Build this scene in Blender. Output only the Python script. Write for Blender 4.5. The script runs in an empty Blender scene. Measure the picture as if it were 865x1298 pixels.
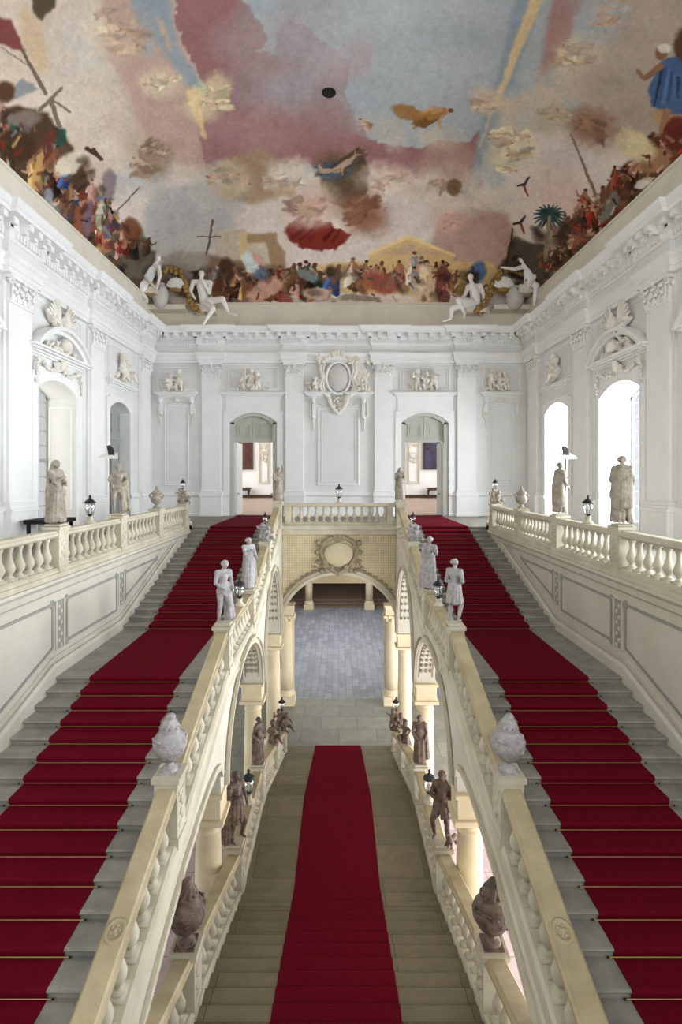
import bpy, bmesh, math, random
import numpy as np
from mathutils import Vector, Matrix
R = math.radians
PI = math.pi
sc = bpy.context.scene
col = sc.collection
F, CX, CY, EYE = 700.0, 430.0, 604.0, 2.0

def at(px, py, d):
    """photograph measurement -> point of the room at distance d"""
    return ((px - CX) * d / F, d, EYE - (py - CY) * d / F)

# ---------------------------------------------------------------- materials
def mat(name, c, rough=.7, var=.08, scale=3.0, bump=.0, bscale=20.0, metal=0.0, c2=None, spec=.3, det=6):
    m = bpy.data.materials.new(name); m.use_nodes = True
    nt = m.node_tree; b = nt.nodes['Principled BSDF']
    b.inputs['Roughness'].default_value = rough
    b.inputs['Metallic'].default_value = metal
    b.inputs['Specular IOR Level'].default_value = spec
    tc = nt.nodes.new('ShaderNodeTexCoord')
    n = nt.nodes.new('ShaderNodeTexNoise'); n.inputs['Scale'].default_value = scale
    n.inputs['Detail'].default_value = det; n.inputs['Roughness'].default_value = .6
    geo = nt.nodes.new('ShaderNodeNewGeometry')
    nt.links.new(geo.outputs['Position'], n.inputs['Vector'])
    r = nt.nodes.new('ShaderNodeValToRGB')
    lo = [max(0, x * (1 - var)) for x in c]; hi = [min(1, x * (1 + var)) for x in c]
    if c2: lo = list(c2); hi = list(c)
    r.color_ramp.elements[0].position = .32; r.color_ramp.elements[1].position = .68
    r.color_ramp.elements[0].color = (*lo, 1); r.color_ramp.elements[1].color = (*hi, 1)
    nt.links.new(n.outputs['Fac'], r.inputs['Fac'])
    nt.links.new(r.outputs['Color'], b.inputs['Base Color'])
    if bump:
        n2 = nt.nodes.new('ShaderNodeTexNoise'); n2.inputs['Scale'].default_value = bscale
        n2.inputs['Detail'].default_value = 5
        nt.links.new(geo.outputs['Position'], n2.inputs['Vector'])
        bp = nt.nodes.new('ShaderNodeBump'); bp.inputs['Strength'].default_value = bump
        bp.inputs['Distance'].default_value = .03
        nt.links.new(n2.outputs['Fac'], bp.inputs['Height'])
        nt.links.new(bp.outputs['Normal'], b.inputs['Normal'])
    return m

def tile_mat(name, c, c2, mortar, w, h, msize=.006, offset=.5, rough=.6, rot=0, bump=.0, plane='XY', spec=.3, squash=1.0):
    m = mat(name, c, rough, .06, 1.2, spec=spec)
    nt = m.node_tree; b = nt.nodes['Principled BSDF']
    geo = nt.nodes.new('ShaderNodeNewGeometry')
    mp = nt.nodes.new('ShaderNodeMapping')
    if plane == 'XZ': mp.inputs['Rotation'].default_value = (-PI / 2, 0, 0)
    else: mp.inputs['Rotation'].default_value = (0, 0, rot)
    br = nt.nodes.new('ShaderNodeTexBrick'); br.offset = offset
    br.inputs['Scale'].default_value = 1
    br.inputs['Brick Width'].default_value = w; br.inputs['Row Height'].default_value = h
    br.inputs['Mortar Size'].default_value = msize; br.inputs['Mortar Smooth'].default_value = .3
    br.inputs['Color1'].default_value = (*c, 1); br.inputs['Color2'].default_value = (*c2, 1)
    br.inputs['Mortar'].default_value = (*mortar, 1); br.inputs['Bias'].default_value = 0
    nt.links.new(geo.outputs['Position'], mp.inputs['Vector']); nt.links.new(mp.outputs[0], br.inputs['Vector'])
    mx = nt.nodes.new('ShaderNodeMix'); mx.data_type = 'RGBA'; mx.blend_type = 'MULTIPLY'
    mx.inputs['Factor'].default_value = 1
    n = nt.nodes.new('ShaderNodeTexNoise'); n.inputs['Scale'].default_value = 2.2; n.inputs['Detail'].default_value = 8
    n.inputs['Roughness'].default_value = .7
    nt.links.new(geo.outputs['Position'], n.inputs['Vector'])
    r = nt.nodes.new('ShaderNodeValToRGB')
    r.color_ramp.elements[0].position = .3; r.color_ramp.elements[1].position = .7
    r.color_ramp.elements[0].color = (.72, .72, .72, 1); r.color_ramp.elements[1].color = (1, 1, 1, 1)
    nt.links.new(n.outputs['Fac'], r.inputs['Fac'])
    nt.links.new(br.outputs['Color'], mx.inputs['A']); nt.links.new(r.outputs['Color'], mx.inputs['B'])
    nt.links.new(mx.outputs['Result'], b.inputs['Base Color'])
    if bump:
        bp = nt.nodes.new('ShaderNodeBump'); bp.inputs['Strength'].default_value = bump
        bp.inputs['Distance'].default_value = .02; bp.invert = True
        nt.links.new(br.outputs['Fac'], bp.inputs['Height']); nt.links.new(bp.outputs['Normal'], b.inputs['Normal'])
    return m

def S(r, g, b):
    f = lambda v: (v / 255 / 12.92) if v <= 10 else ((v / 255 + .055) / 1.055) ** 2.4
    return (f(r), f(g), f(b))

M = {}
M['stucco'] = mat('wall_stucco', S(223, 223, 220), .75, .05, .9)
M['stucco2'] = mat('moulding_stucco', S(234, 234, 231), .7, .03, 1.5)
M['relief'] = mat('relief_stucco', S(236, 234, 228), .65, .10, 6, c2=S(220, 213, 196))
M['attic'] = mat('attic_plaster', S(220, 214, 198), .8, .06, 1.2)
M['stone'] = mat('sandstone', S(202, 195, 174), .7, .09, 1.6, bump=.08, bscale=30, c2=S(178, 170, 148))
M['rail'] = mat('tan_sandstone_rail', S(186, 172, 138), .6, .09, 1.8, bump=.12, bscale=30, c2=S(160, 146, 114))  # top rails of the stair balustrades, tanner than the sandstone below
M['stonew'] = mat('painted_stone', S(203, 199, 185), .7, .08, .8, c2=S(190, 185, 168))
M['band'] = mat('blue_grey_inlay', S(148, 146, 138), .7, .1, 6)
M['column'] = mat('column_stone', S(222, 207, 174), .55, .06, 1.4, c2=S(204, 189, 156))
M['step'] = mat('step_stone', S(158, 154, 142), .6, .12, 2.3, bump=.06, bscale=25, c2=S(126, 126, 120))
M['stepc'] = tile_mat('center_step_stone', S(134, 125, 102), S(118, 110, 88), S(88, 82, 66), 1.9, 1.1, .008)
M['carpet'] = mat('red_carpet', S(114, 16, 34), .95, .10, 60, bump=.25, bscale=400, spec=.05, c2=S(88, 10, 26))
M['brass'] = mat('brass', S(190, 160, 105), .35, .1, 10, metal=.9)
M['iron'] = mat('black_iron', S(38, 37, 38), .5, .2, 10)
M['mwhite'] = mat('white_marble', S(178, 174, 172), .6, .1, 12, bump=.15, bscale=40, c2=S(138, 134, 132))
M['mgrey'] = mat('grey_sandstone_statue', S(176, 166, 150), .7, .1, 7, bump=.2, bscale=40, c2=S(126, 117, 102))
M['mbrown'] = mat('brown_stone_statue', S(122, 102, 88), .6, .1, 8, bump=.3, bscale=40, c2=S(66, 54, 48))
M['gold'] = mat('gilded_stucco', S(176, 142, 84), .5, .15, 8, c2=S(126, 98, 56), metal=.2)
M['white'] = mat('white_stucco_figure', S(240, 238, 232), .6, .03, 6)
M['door'] = mat('door_paint', S(184, 184, 174), .55, .03, 2)
M['greyleaf'] = mat('grey_door_leaf', S(158, 160, 156), .55, .04, 2)
M['groundf'] = tile_mat('hall_floor_slabs', S(146, 144, 130), S(132, 131, 120), S(104, 100, 88), 1.6, 1.2, .012)
M['vestf'] = tile_mat('vestibule_floor', S(158, 159, 164), S(134, 137, 144), S(92, 94, 99), .95, .36, .01, rough=.5, rot=PI / 2)
M['pinkf'] = tile_mat('aisle_floor', S(196, 176, 176), S(178, 154, 154), S(128, 112, 110), .9, .9, .012)
M['galf'] = tile_mat('gallery_floor', S(148, 142, 128), S(136, 130, 118), S(106, 100, 90), 1.4, 1.0, .01)
M['wood'] = tile_mat('herringbone_floor', S(176, 148, 126), S(158, 130, 108), S(120, 98, 80), 1.0, .22, .01, rot=PI / 4, rough=.35)
M['lattice'] = tile_mat('lattice_relief', S(230, 217, 182), S(224, 210, 176), S(206, 190, 152), .1, .1, .018, offset=0, plane='XZ', bump=.8)
M['darkwood'] = mat('dark_wood', S(70, 48, 34), .5, .2, 4)
M['bronze'] = mat('grey_stone_cartouche', S(160, 148, 118), .7, .1, 9, c2=S(122, 114, 94))
M['black'] = mat('black_paint', S(16, 15, 15), .7, .1, 5)
M['vestwall'] = mat('vestibule_wall', S(176, 160, 128), .8, .08, 1)
def glass_mat(name='lantern_glass', rough=.02):
    m = bpy.data.materials.new(name); m.use_nodes = True
    nt = m.node_tree; b = nt.nodes['Principled BSDF']
    b.inputs['Base Color'].default_value = (.95, .97, 1, 1)
    b.inputs['Transmission Weight'].default_value = 1; b.inputs['Roughness'].default_value = rough
    b.inputs['IOR'].default_value = 1.25
    return m
def pane_mat():
    m = bpy.data.materials.new('window_glass'); m.use_nodes = True
    nt = m.node_tree; nt.nodes.clear()
    o = nt.nodes.new('ShaderNodeOutputMaterial'); mx = nt.nodes.new('ShaderNodeMixShader')
    t = nt.nodes.new('ShaderNodeBsdfTransparent'); g = nt.nodes.new('ShaderNodeBsdfGlossy')
    g.inputs['Roughness'].default_value = .05; mx.inputs[0].default_value = .07
    nt.links.new(t.outputs[0], mx.inputs[1]); nt.links.new(g.outputs[0], mx.inputs[2]); nt.links.new(mx.outputs[0], o.inputs[0])
    return m
M['pane'] = pane_mat()
M['glass'] = pane_mat(); M['glass'].name = 'lantern_glass'; M['glass'].node_tree.nodes['Mix Shader'].inputs[0].default_value = .3

# ---------------------------------------------------------------- mesh building
class MB:
    def __init__(s, T=None):
        s.v, s.f, s.T = [], [], T
    def add(s, vs, fs):
        b = len(s.v)
        if s.T: vs = [s.T(*p) for p in vs]
        s.v.extend(tuple(p) for p in vs); s.f.extend(tuple(b + i for i in f) for f in fs)
        return s
    def box(s, x0, x1, y0, y1, z0, z1):
        return s.add([(x0, y0, z0), (x1, y0, z0), (x1, y1, z0), (x0, y1, z0), (x0, y0, z1), (x1, y0, z1), (x1, y1, z1), (x0, y1, z1)],
                     [(0, 3, 2, 1), (4, 5, 6, 7), (0, 1, 5, 4), (1, 2, 6, 5), (2, 3, 7, 6), (3, 0, 4, 7)])
    def prism(s, pts, vec):
        n = len(pts); q = [tuple(a + b for a, b in zip(p, vec)) for p in pts]
        return s.add(list(pts) + q, [tuple(range(n)), tuple(range(2 * n - 1, n - 1, -1))] + [(i, (i + 1) % n, n + (i + 1) % n, n + i) for i in range(n)])
    def lathe(s, c, prof, n=14, shear=0.0, sq=None):
        vs, fs = [], []
        m = len(prof)
        for r, z in prof:
            for k in range(n):
                a = 2 * PI * k / n
                x, y = r * math.cos(a), r * math.sin(a)
                vs.append((c[0] + x, c[1] + y, c[2] + z + shear * y))
        for i in range(m - 1):
            for k in range(n):
                k2 = (k + 1) % n
                fs.append((i * n + k, i * n + k2, (i + 1) * n + k2, (i + 1) * n + k))
        fs.append(tuple(range(n - 1, -1, -1))); fs.append(tuple((m - 1) * n + k for k in range(n)))
        return s.add(vs, fs)
    def cap(s, p0, r0, p1, r1, n=8):
        """closed tapered capsule"""
        p0, p1 = Vector(p0), Vector(p1); d = p1 - p0; L = d.length
        if L < 1e-6: d = Vector((0, 0, 1)); L = 1e-6
        d = d.normalized(); a = d.orthogonal().normalized(); b = d.cross(a)
        rings = []
        for t in (-80, -45, -10): rings.append((p0 + d * (r0 * math.sin(R(t))), r0 * math.cos(R(t))))
        for t in (10, 45, 80): rings.append((p1 + d * (r1 * math.sin(R(t))), r1 * math.cos(R(t))))
        vs, fs = [], []
        for c, r in rings:
            for k in range(n):
                an = 2 * PI * k / n
                vs.append(c + a * (r * math.cos(an)) + b * (r * math.sin(an)))
        m = len(rings)
        for i in range(m - 1):
            for k in range(n):
                k2 = (k + 1) % n
                fs.append((i * n + k, i * n + k2, (i + 1) * n + k2, (i + 1) * n + k))
        fs.append(tuple(range(n - 1, -1, -1))); fs.append(tuple((m - 1) * n + k for k in range(n)))
        return s.add(vs, fs)
    def caps(s, lst, n=8):
        for c in lst: s.cap(*c, n=n)
        return s
    def tube(s, pts, r, n=8):
        for i in range(len(pts) - 1):
            ra = r[i] if isinstance(r, (list, tuple)) else r
            rb = r[i + 1] if isinstance(r, (list, tuple)) else r
            s.cap(pts[i], ra, pts[i + 1], rb, n)
        return s
    def ell(s, c, r, rot=0, n=12, m=8):
        """ellipsoid"""
        vs, fs = [], []
        for i in range(m + 1):
            t = PI * (i + .02) / (m + .04)
            for k in range(n):
                a = 2 * PI * k / n
                x, y, z = r[0] * math.sin(t) * math.cos(a), r[1] * math.sin(t) * math.sin(a), r[2] * math.cos(t)
                if rot: x, z = x * math.cos(rot) - z * math.sin(rot), x * math.sin(rot) + z * math.cos(rot)
                vs.append((c[0] + x, c[1] + y, c[2] + z))
        for i in range(m):
            for k in range(n):
                k2 = (k + 1) % n
                fs.append((i * n + k, i * n + k2, (i + 1) * n + k2, (i + 1) * n + k))
        fs.append(tuple(range(n - 1, -1, -1))); fs.append(tuple(m * n + k for k in range(n)))
        return s.add(vs, fs)
    def yz(s, prof, pts, cx=0):
        """cross-section prof [(x,z)] carried along pts [(y,z)] keeping verticals vertical"""
        n = len(prof); vs = [(cx + x, y, z0 + z) for (y, z0) in pts for (x, z) in prof]; fs = []
        for i in range(len(pts) - 1):
            for k in range(n):
                k2 = (k + 1) % n
                fs.append((i * n + k, i * n + k2, (i + 1) * n + k2, (i + 1) * n + k))
        fs.append(tuple(range(n - 1, -1, -1))); fs.append(tuple((len(pts) - 1) * n + k for k in range(n)))
        return s.add(vs, fs)
    def sweep(s, prof, path, closed=False):
        """profile [(v,w)] swept along plan path [(a,b)]; v goes to the left-hand normal side of the path, w up"""
        n = len(path); offs = []
        for i in range(n):
            def nrm(p, q):
                dx, dy = q[0] - p[0], q[1] - p[1]; L = math.hypot(dx, dy) or 1
                return (-dy / L, dx / L)
            na = nrm(path[i - 1], path[i]) if (i > 0 or closed) else None
            nb = nrm(path[i], path[(i + 1) % n]) if (i < n - 1 or closed) else None
            if na is None: na = nb
            if nb is None: nb = na
            mx, my = na[0] + nb[0], na[1] + nb[1]; q = mx * mx + my * my
            k = 2 / q if q > 1e-6 else 1
            offs.append((mx * k, my * k))
        vs = []; m = len(prof)
        for i, (a, b) in enumerate(path):
            for v, w in prof: vs.append((a + offs[i][0] * v, b + offs[i][1] * v, w))
        fs = []
        for i in range(n if closed else n - 1):
            j = (i + 1) % n
            for k in range(m):
                k2 = (k + 1) % m
                fs.append((i * m + k, i * m + k2, j * m + k2, j * m + k))
        if not closed:
            fs.append(tuple(range(m - 1, -1, -1))); fs.append(tuple((n - 1) * m + k for k in range(m)))
        return s.add(vs, fs)
    def ribbon(s, pts, nrm, w0, w1, fn):
        """band between offsets w0..w1 along in-plane curve; fn(a,b,t)->3D for t in 0,1"""
        vs = []
        for (a, b), (na, nb) in zip(pts, nrm):
            for w, t in ((w0, 0), (w1, 0), (w1, 1), (w0, 1)): vs.append(fn(a + na * w, b + nb * w, t))
        fs = []
        for i in range(len(pts) - 1):
            for k in range(4):
                k2 = (k + 1) % 4
                fs.append((i * 4 + k, i * 4 + k2, i * 4 + 4 + k2, i * 4 + 4 + k))
        fs.append((3, 2, 1, 0)); e = (len(pts) - 1) * 4; fs.append((e, e + 1, e + 2, e + 3))
        return s.add(vs, fs)
    def build(s, name, m, parent=None, smooth=False, label=None, cat=None, group=None, kind=None, origin=None, remesh=None, bevel=0):
        me = bpy.data.meshes.new(name)
        o0 = Vector(origin) if origin is not None else (parent_loc(parent) if parent else Vector((0, 0, 0)))
        me.from_pydata([(a - o0.x, b - o0.y, c - o0.z) for a, b, c in s.v], [], s.f)
        bm = bmesh.new(); bm.from_mesh(me)
        bmesh.ops.recalc_face_normals(bm, faces=bm.faces); bm.to_mesh(me); bm.free()
        o = bpy.data.objects.new(name, me); col.objects.link(o)
        if remesh:
            md = o.modifiers.new('r', 'REMESH'); md.mode = 'VOXEL'; md.voxel_size = remesh
            ms = o.modifiers.new('s', 'SMOOTH'); ms.factor = .5; ms.iterations = 2
            dg = bpy.context.evaluated_depsgraph_get()
            nm = bpy.data.meshes.new_from_object(o.evaluated_get(dg))
            o.modifiers.clear(); o.data = nm; bpy.data.meshes.remove(me); me = nm; me.name = name; smooth = True
        me.materials.clear(); me.materials.append(m)
        if smooth: me.polygons.foreach_set('use_smooth', [True] * len(me.polygons))
        if bevel:
            bv = o.modifiers.new('b', 'BEVEL'); bv.width = bevel; bv.segments = 2; bv.limit_method = 'ANGLE'
        if parent: o.parent = parent; 
        o.location = (0, 0, 0) if origin is None else origin
        if label: o['label'] = label
        if cat: o['category'] = cat
        if group: o['group'] = group
        if kind: o['kind'] = kind
        return o

def parent_loc(p):
    v = Vector((0, 0, 0))
    while p is not None:
        v += Vector(p.location); p = p.parent
    return v

def thing(name, label, cat, loc, group=None):
    o = bpy.data.objects.new(name, None); col.objects.link(o); o.empty_display_size = .2
    o.location = loc; o['label'] = label; o['category'] = cat
    if group: o['group'] = group
    return o

def tree_copy(o, parent=None):
    c = o.copy(); col.objects.link(c)
    if parent is not None: c.parent = parent
    for ch in list(o.children): tree_copy(ch, c)
    return c

def dup(root, loc=None, label=None, rz=None, mirror=False, group=None, scale=None):
    c = tree_copy(root)
    if mirror: c.scale.x = -c.scale.x; c.location.x = -c.location.x
    if loc is not None: c.location = loc
    if rz is not None: c.rotation_euler.z = rz
    if scale is not None: c.scale = (scale,) * 3
    if label: c['label'] = label
    if group: c['group'] = group
    return c
# ---------------------------------------------------------------- room shell
D0, DB, HX = -5.0, 28.0, 9.5          # rear end, back wall, half width
GROUND = -8.97
def BW(u, v, w): return (u, DB - v, w)
def LW(u, v, w): return (-HX + v, u, w)
def RW(u, v, w): return (HX - v, u, w)

def arc_pts(ua, ub, ws, wc, n=14):
    """segmental arch from (ua,ws) over the crown wc to (ub,ws)"""
    h = (ub - ua) / 2; s = wc - ws; r = (h * h + s * s) / (2 * s); cu = (ua + ub) / 2; cw = wc - r
    a0 = math.asin(h / r)
    return [(cu + r * math.sin(-a0 + 2 * a0 * i / n), cw + r * math.cos(-a0 + 2 * a0 * i / n)) for i in range(n + 1)]

def wall_open(T, u0, u1, w0, w1, ops, th):
    m = MB(T); cur = u0
    for (ua, ub, wb, ws, wc) in sorted(ops):
        m.box(cur, ua, -th, 0, w0, w1)
        if wb > w0: m.box(ua, ub, -th, 0, w0, wb)
        a = arc_pts(ua, ub, ws, wc)
        for (p, q) in zip(a[:-1], a[1:]):
            m.prism([(p[0], 0, p[1]), (q[0], 0, q[1]), (q[0], 0, w1), (p[0], 0, w1)], (0, -th, 0))
        cur = ub
    m.box(cur, u1, -th, 0, w0, w1)
    return m

TOPW = 10.76
WC, WS = 5.2, 4.82
WIN = [(17.3, 19.95), (11.9, 14.55), (6.5, 9.15), (1.1, 3.75)]
back_doors = [(-5.55, -3.15), (3.15, 5.55)]
wall_open(BW, -HX - 1.2, HX + 1.2, -.4, TOPW, [(a, b, 0, 4.72, 5.22) for a, b in back_doors], .5).build('wall_back', M['stucco'], kind='structure')
wall_open(LW, D0, DB, -.4, TOPW, [(a, b, -.01, WS, WC) for a, b in WIN] + [(22.75, 25.0, -.01, WS, WC)], 1.15).build('wall_left', M['stucco'], kind='structure')
wall_open(RW, D0, DB, -.4, TOPW, [(a, b, -.01, WS, WC) for a, b in WIN] + [(22.75, 25.3, -.01, WS, WC)], 1.15).build('wall_right', M['stucco'], kind='structure')

PIL_S = [(4.7, 6.1), (10.1, 11.5), (15.5, 16.9), (20.7, 22.1), (26.0, 27.4)]
PIL_B = [(-6.94, -5.96), (-2.72, -1.78), (1.78, 2.72), (5.96, 6.94)]
def plan_path():
    p = [(HX, D0)]
    for a, b in PIL_S: p += [(HX, a), (HX - .16, a), (HX - .16, b), (HX, b)]
    p.append((HX, DB))
    for a, b in reversed(PIL_B): p += [(b, DB), (b, DB - .16), (a, DB - .16), (a, DB)]
    p.append((-HX, DB))
    for a, b in reversed(PIL_S): p += [(-HX, b), (-HX + .16, b), (-HX + .16, a), (-HX, a)]
    p.append((-HX, D0))
    return p
PP = plan_path()
MB().sweep([(0, 7.72), (.16, 7.72), (.16, 7.86), (.2, 7.87), (.2, 8.05), (.27, 8.12), (.29, 8.22), (0, 8.22)], PP).build('trim_1', M['stucco2'], kind='structure')
MB().sweep([(0, 8.2), (.14, 8.2), (.14, 8.62), (0, 8.62)], PP).build('trim_2', M['stucco'], kind='structure')
c = MB().sweep([(0, 8.6), (.18, 8.6), (.22, 8.66), (.22, 8.84), (.3, 8.9), (.3, 9.14), (.66, 9.14), (.68, 9.24), (.72, 9.26), (.82, 9.4), (.82, 9.44), (.2, 9.56), (0, 9.56)], PP)
# dentils and modillions belong to the cornice pattern
def along(T, u0, u1, off):
    n = max(1, round((u1 - u0) / .15)); st = (u1 - u0) / n
    m = MB(T)
    for i in range(n): m.box(u0 + st * (i + .2), u0 + st * (i + .8), off + .2, off + .29, 8.67, 8.83)
    n = max(1, round((u1 - u0) / .52)); st = (u1 - u0) / n
    for i in range(n):
        uc = u0 + st * (i + .5)
        m.box(uc - .1, uc + .1, off + .28, off + .6, 8.97, 9.15)
        m.box(uc - .08, uc + .08, off + .28, off + .46, 8.88, 8.98)
    c.v_extend = None
    b = len(c.v); c.v.extend(m.v); c.f.extend(tuple(b + i for i in f) for f in m.f)
for T, ps, lo, hi in ((LW, PIL_S, 8, DB - .2), (RW, PIL_S, 8, DB - .2), (BW, PIL_B, -HX + .2, HX - .2)):
    cur = lo
    for a, b in ps:
        if b < lo: continue
        if a > cur: along(T, cur, a, 0)
        along(T, max(a, lo), b, .16); cur = b
    along(T, cur, hi, 0)
c.build('trim_3', M['stucco2'], kind='structure')
# plain attic band over the cornice with a ledge
MB().sweep([(0, 9.5), (.1, 9.5), (.1, 10.68), (.16, 10.7), (.16, 10.78), (0, 10.8)], [(HX, D0), (HX, DB), (-HX, DB), (-HX, D0)]).build('trim_4', M['attic'], kind='structure')
# base mouldings between the pilasters
MB().sweep([(0, 0), (.1, 0), (.1, .12), (.045, .16), (.045, .98), (.12, 1.04), (.12, 1.12), (.03, 1.2), (0, 1.2)], [(-5.55, DB), (-HX, DB), (-HX, 25.0)]).build('baseboard_back', M['stucco2'], kind='structure')
MB().sweep([(0, 0), (.1, 0), (.1, .12), (.045, .16), (.045, .98), (.12, 1.04), (.12, 1.12), (.03, 1.2), (0, 1.2)], [(HX, 25.3), (HX, DB), (5.55, DB)]).build('baseboard_back.001', M['stucco2'], kind='structure')
MB().sweep([(0, 0), (.1, 0), (.1, .12), (.045, .16), (.045, .98), (.12, 1.04), (.12, 1.12), (.03, 1.2), (0, 1.2)], [(3.15, DB), (-3.15, DB)]).build('baseboard_back.002', M['stucco2'], kind='structure')
for T, nm in ((LW, 'baseboard_left'), (RW, 'baseboard_right')):
    m = MB(T)
    for a, b in ((3.75, 6.5), (9.15, 11.9), (14.55, 17.3), (19.95, 22.75)):
        m.box(a + .33, b - .34, 0, .055, 0, 1.0); m.box(a + .33, b - .34, 0, .11, 1.0, 1.12)
    m.build(nm, M['stucco2'], kind='structure')

# ---------------------------------------------------------------- pilasters
rng = random.Random(5)
def capital(m, ml, u0, u1, v, w0, w1):
    """m takes bell and abacus, ml the leaves and volutes"""
    W = u1 - u0; H = w1 - w0
    m.prism([(u0 + .04, 0, w0), (u1 - .04, 0, w0), (u1 + .02, 0, w1 - .1), (u0 - .02, 0, w1 - .1)], (0, v + .02, 0))
    m.box(u0 - .1, u1 + .1, 0, v + .14, w1 - .1, w1)
    m.box(u0 - .02, u1 + .02, 0, v + .05, w0 - .05, w0 + .01)
    for row, (n, h0, h1) in enumerate(((4, .0, .36), (3, .28, .66))):
        for i in range(n):
            u = u0 + W * (i + .5) / n; za, zb = w0 + H * h0, w0 + H * h1
            ml.ell((u, v + .04, (za + zb) / 2), (W / n * .36, .05, (zb - za) * .5), n=8, m=6)
            ml.ell((u, v + .13, zb), (W / n * .3, .06, .055), n=8, m=5)
            for s in (-1, 1): ml.cap((u + s * W / n * .3, v + .03, za), .03, (u + s * W / n * .4, v + .09, zb - .04), .035, 6)
    for s, u in ((-1, u0), (1, u1)):
        for k in range(9):
            a = k * .75; r = .11 - .009 * k
            ml.ell((u + s * .02 + r * math.cos(a), v + .08, w1 - .2 + r * math.sin(a)), (.035, .06, .035), n=6, m=4)
        ml.ell((u + s * .08, v * .5, w1 - .25), (.06, .08, .1), n=6, m=4)
    ml.ell(((u0 + u1) / 2, v + .14, w1 - .07), (.08, .05, .09), n=8, m=5)
    for k in range(3):
        u = u0 + W * (k + .5) / 3
        ml.ell((u, v + .06, w1 - .17), (.06, .05, .06), n=6, m=4)

def pilaster(T, u0, u1, label, group, side):
    c0 = T((u0 + u1) / 2, 0, 0)
    t = thing('pilaster', label, 'pilaster', c0, group)
    v = .16
    if side:                                    # side walls: broad backing strip and a narrower face
        a, b = u0 + .12, u1 - .12
        MB(T).box(u0, u1, 0, .08, 1.28, 7.72).build('backing_strip', M['stucco'], t)
    else: a, b = u0 + .02, u1 - .02
    MB(T).box(a, b, 0, v, 1.28, 7.0).build('shaft', M['stucco2'], t)
    m = MB(T); m.box(a - .1, b + .1, 0, v + .14, 0, .14); m.box(a - .06, b + .06, 0, v + .1, .14, .98); m.box(a - .1, b + .1, 0, v + .15, .98, 1.08)
    m.build('plinth', M['stucco2'], t, bevel=.015)
    m = MB(T)
    for h0, h1, q in ((1.08, 1.16, .1), (1.16, 1.2, .06), (1.2, 1.26, .08), (1.26, 1.3, .03)): m.box(a - q, b + q, 0, v + q, h0, h1)
    m.build('base', M['stucco2'], t, bevel=.012)
    m, ml = MB(T), MB(T); capital(m, ml, a, b, v, 7.0, 7.72)
    cp = m.build('capital', M['stucco2'], t); ml.build('acanthus_leaves', M['stucco2'], cp, smooth=True)
names = {0: 'nearest the left edge behind the veiled statue', 1: 'between the tall window and the grey door', 2: 'in the far corner'}
for k, (a, b) in enumerate(PIL_S):
    if k < 1: continue
    wl = ['', 'beside the gallery close to the camera', 'before the arched window bay', 'between the window bay and the next bay', 'next to the corner with the back wall'][k]
    pilaster(LW, a, b, f'white stucco pilaster on the left wall {wl}', 'side wall pilasters', 1)
    pilaster(RW, a, b, f'white stucco pilaster on the right wall {wl}', 'side wall pilasters', 1)
for (a, b), w in zip(PIL_B, ('left of the left doorway', 'between the left doorway and the oval cartouche', 'between the oval cartouche and the right doorway', 'right of the right doorway')):
    pilaster(BW, a, b, f'white Corinthian pilaster on the back wall {w}', 'back wall pilasters', 0)

# ---------------------------------------------------------------- bay trims
tn = [10]
def trim(m, material='stucco2', bevel=0, smooth=False):
    tn[0] += 1
    return m.build(f'trim_{tn[0]}', M[material], kind='structure', bevel=bevel, smooth=smooth)
def rect_frame(m, u0, u1, w0, w1, t=.05, v0=0.0, v1=.05):
    m.box(u0, u0 + t, v0, v1, w0, w1); m.box(u1 - t, u1, v0, v1, w0, w1)
    m.box(u0 + t, u1 - t, v0, v1, w0, w0 + t); m.box(u0 + t, u1 - t, v0, v1, w1 - t, w1)
def hcorn(m, u0, u1, w, s=1.0, v=0):
    """little straight cornice whose top is at w"""
    for h0, h1, q in ((-.26, -.2, .06), (-.2, -.14, .12), (-.14, -.08, .22), (-.08, 0, .3)):
        m.box(u0 - q * s + .15, u1 + q * s - .15, 0, v + q * s, w + h0, w + h1)
def console(m, u, w0, w1, v=.22):
    m.box(u - .09, u + .09, 0, v, w1 - .12, w1)
    m.ell((u, v * .7, w1 - .2), (.1, .12, .14), n=10, m=6)
    m.box(u - .08, u + .08, 0, v * .55, w0, w1 - .1)
    m.ell((u, v * .4, w0), (.1, .1, .1), n=10, m=6)

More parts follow.
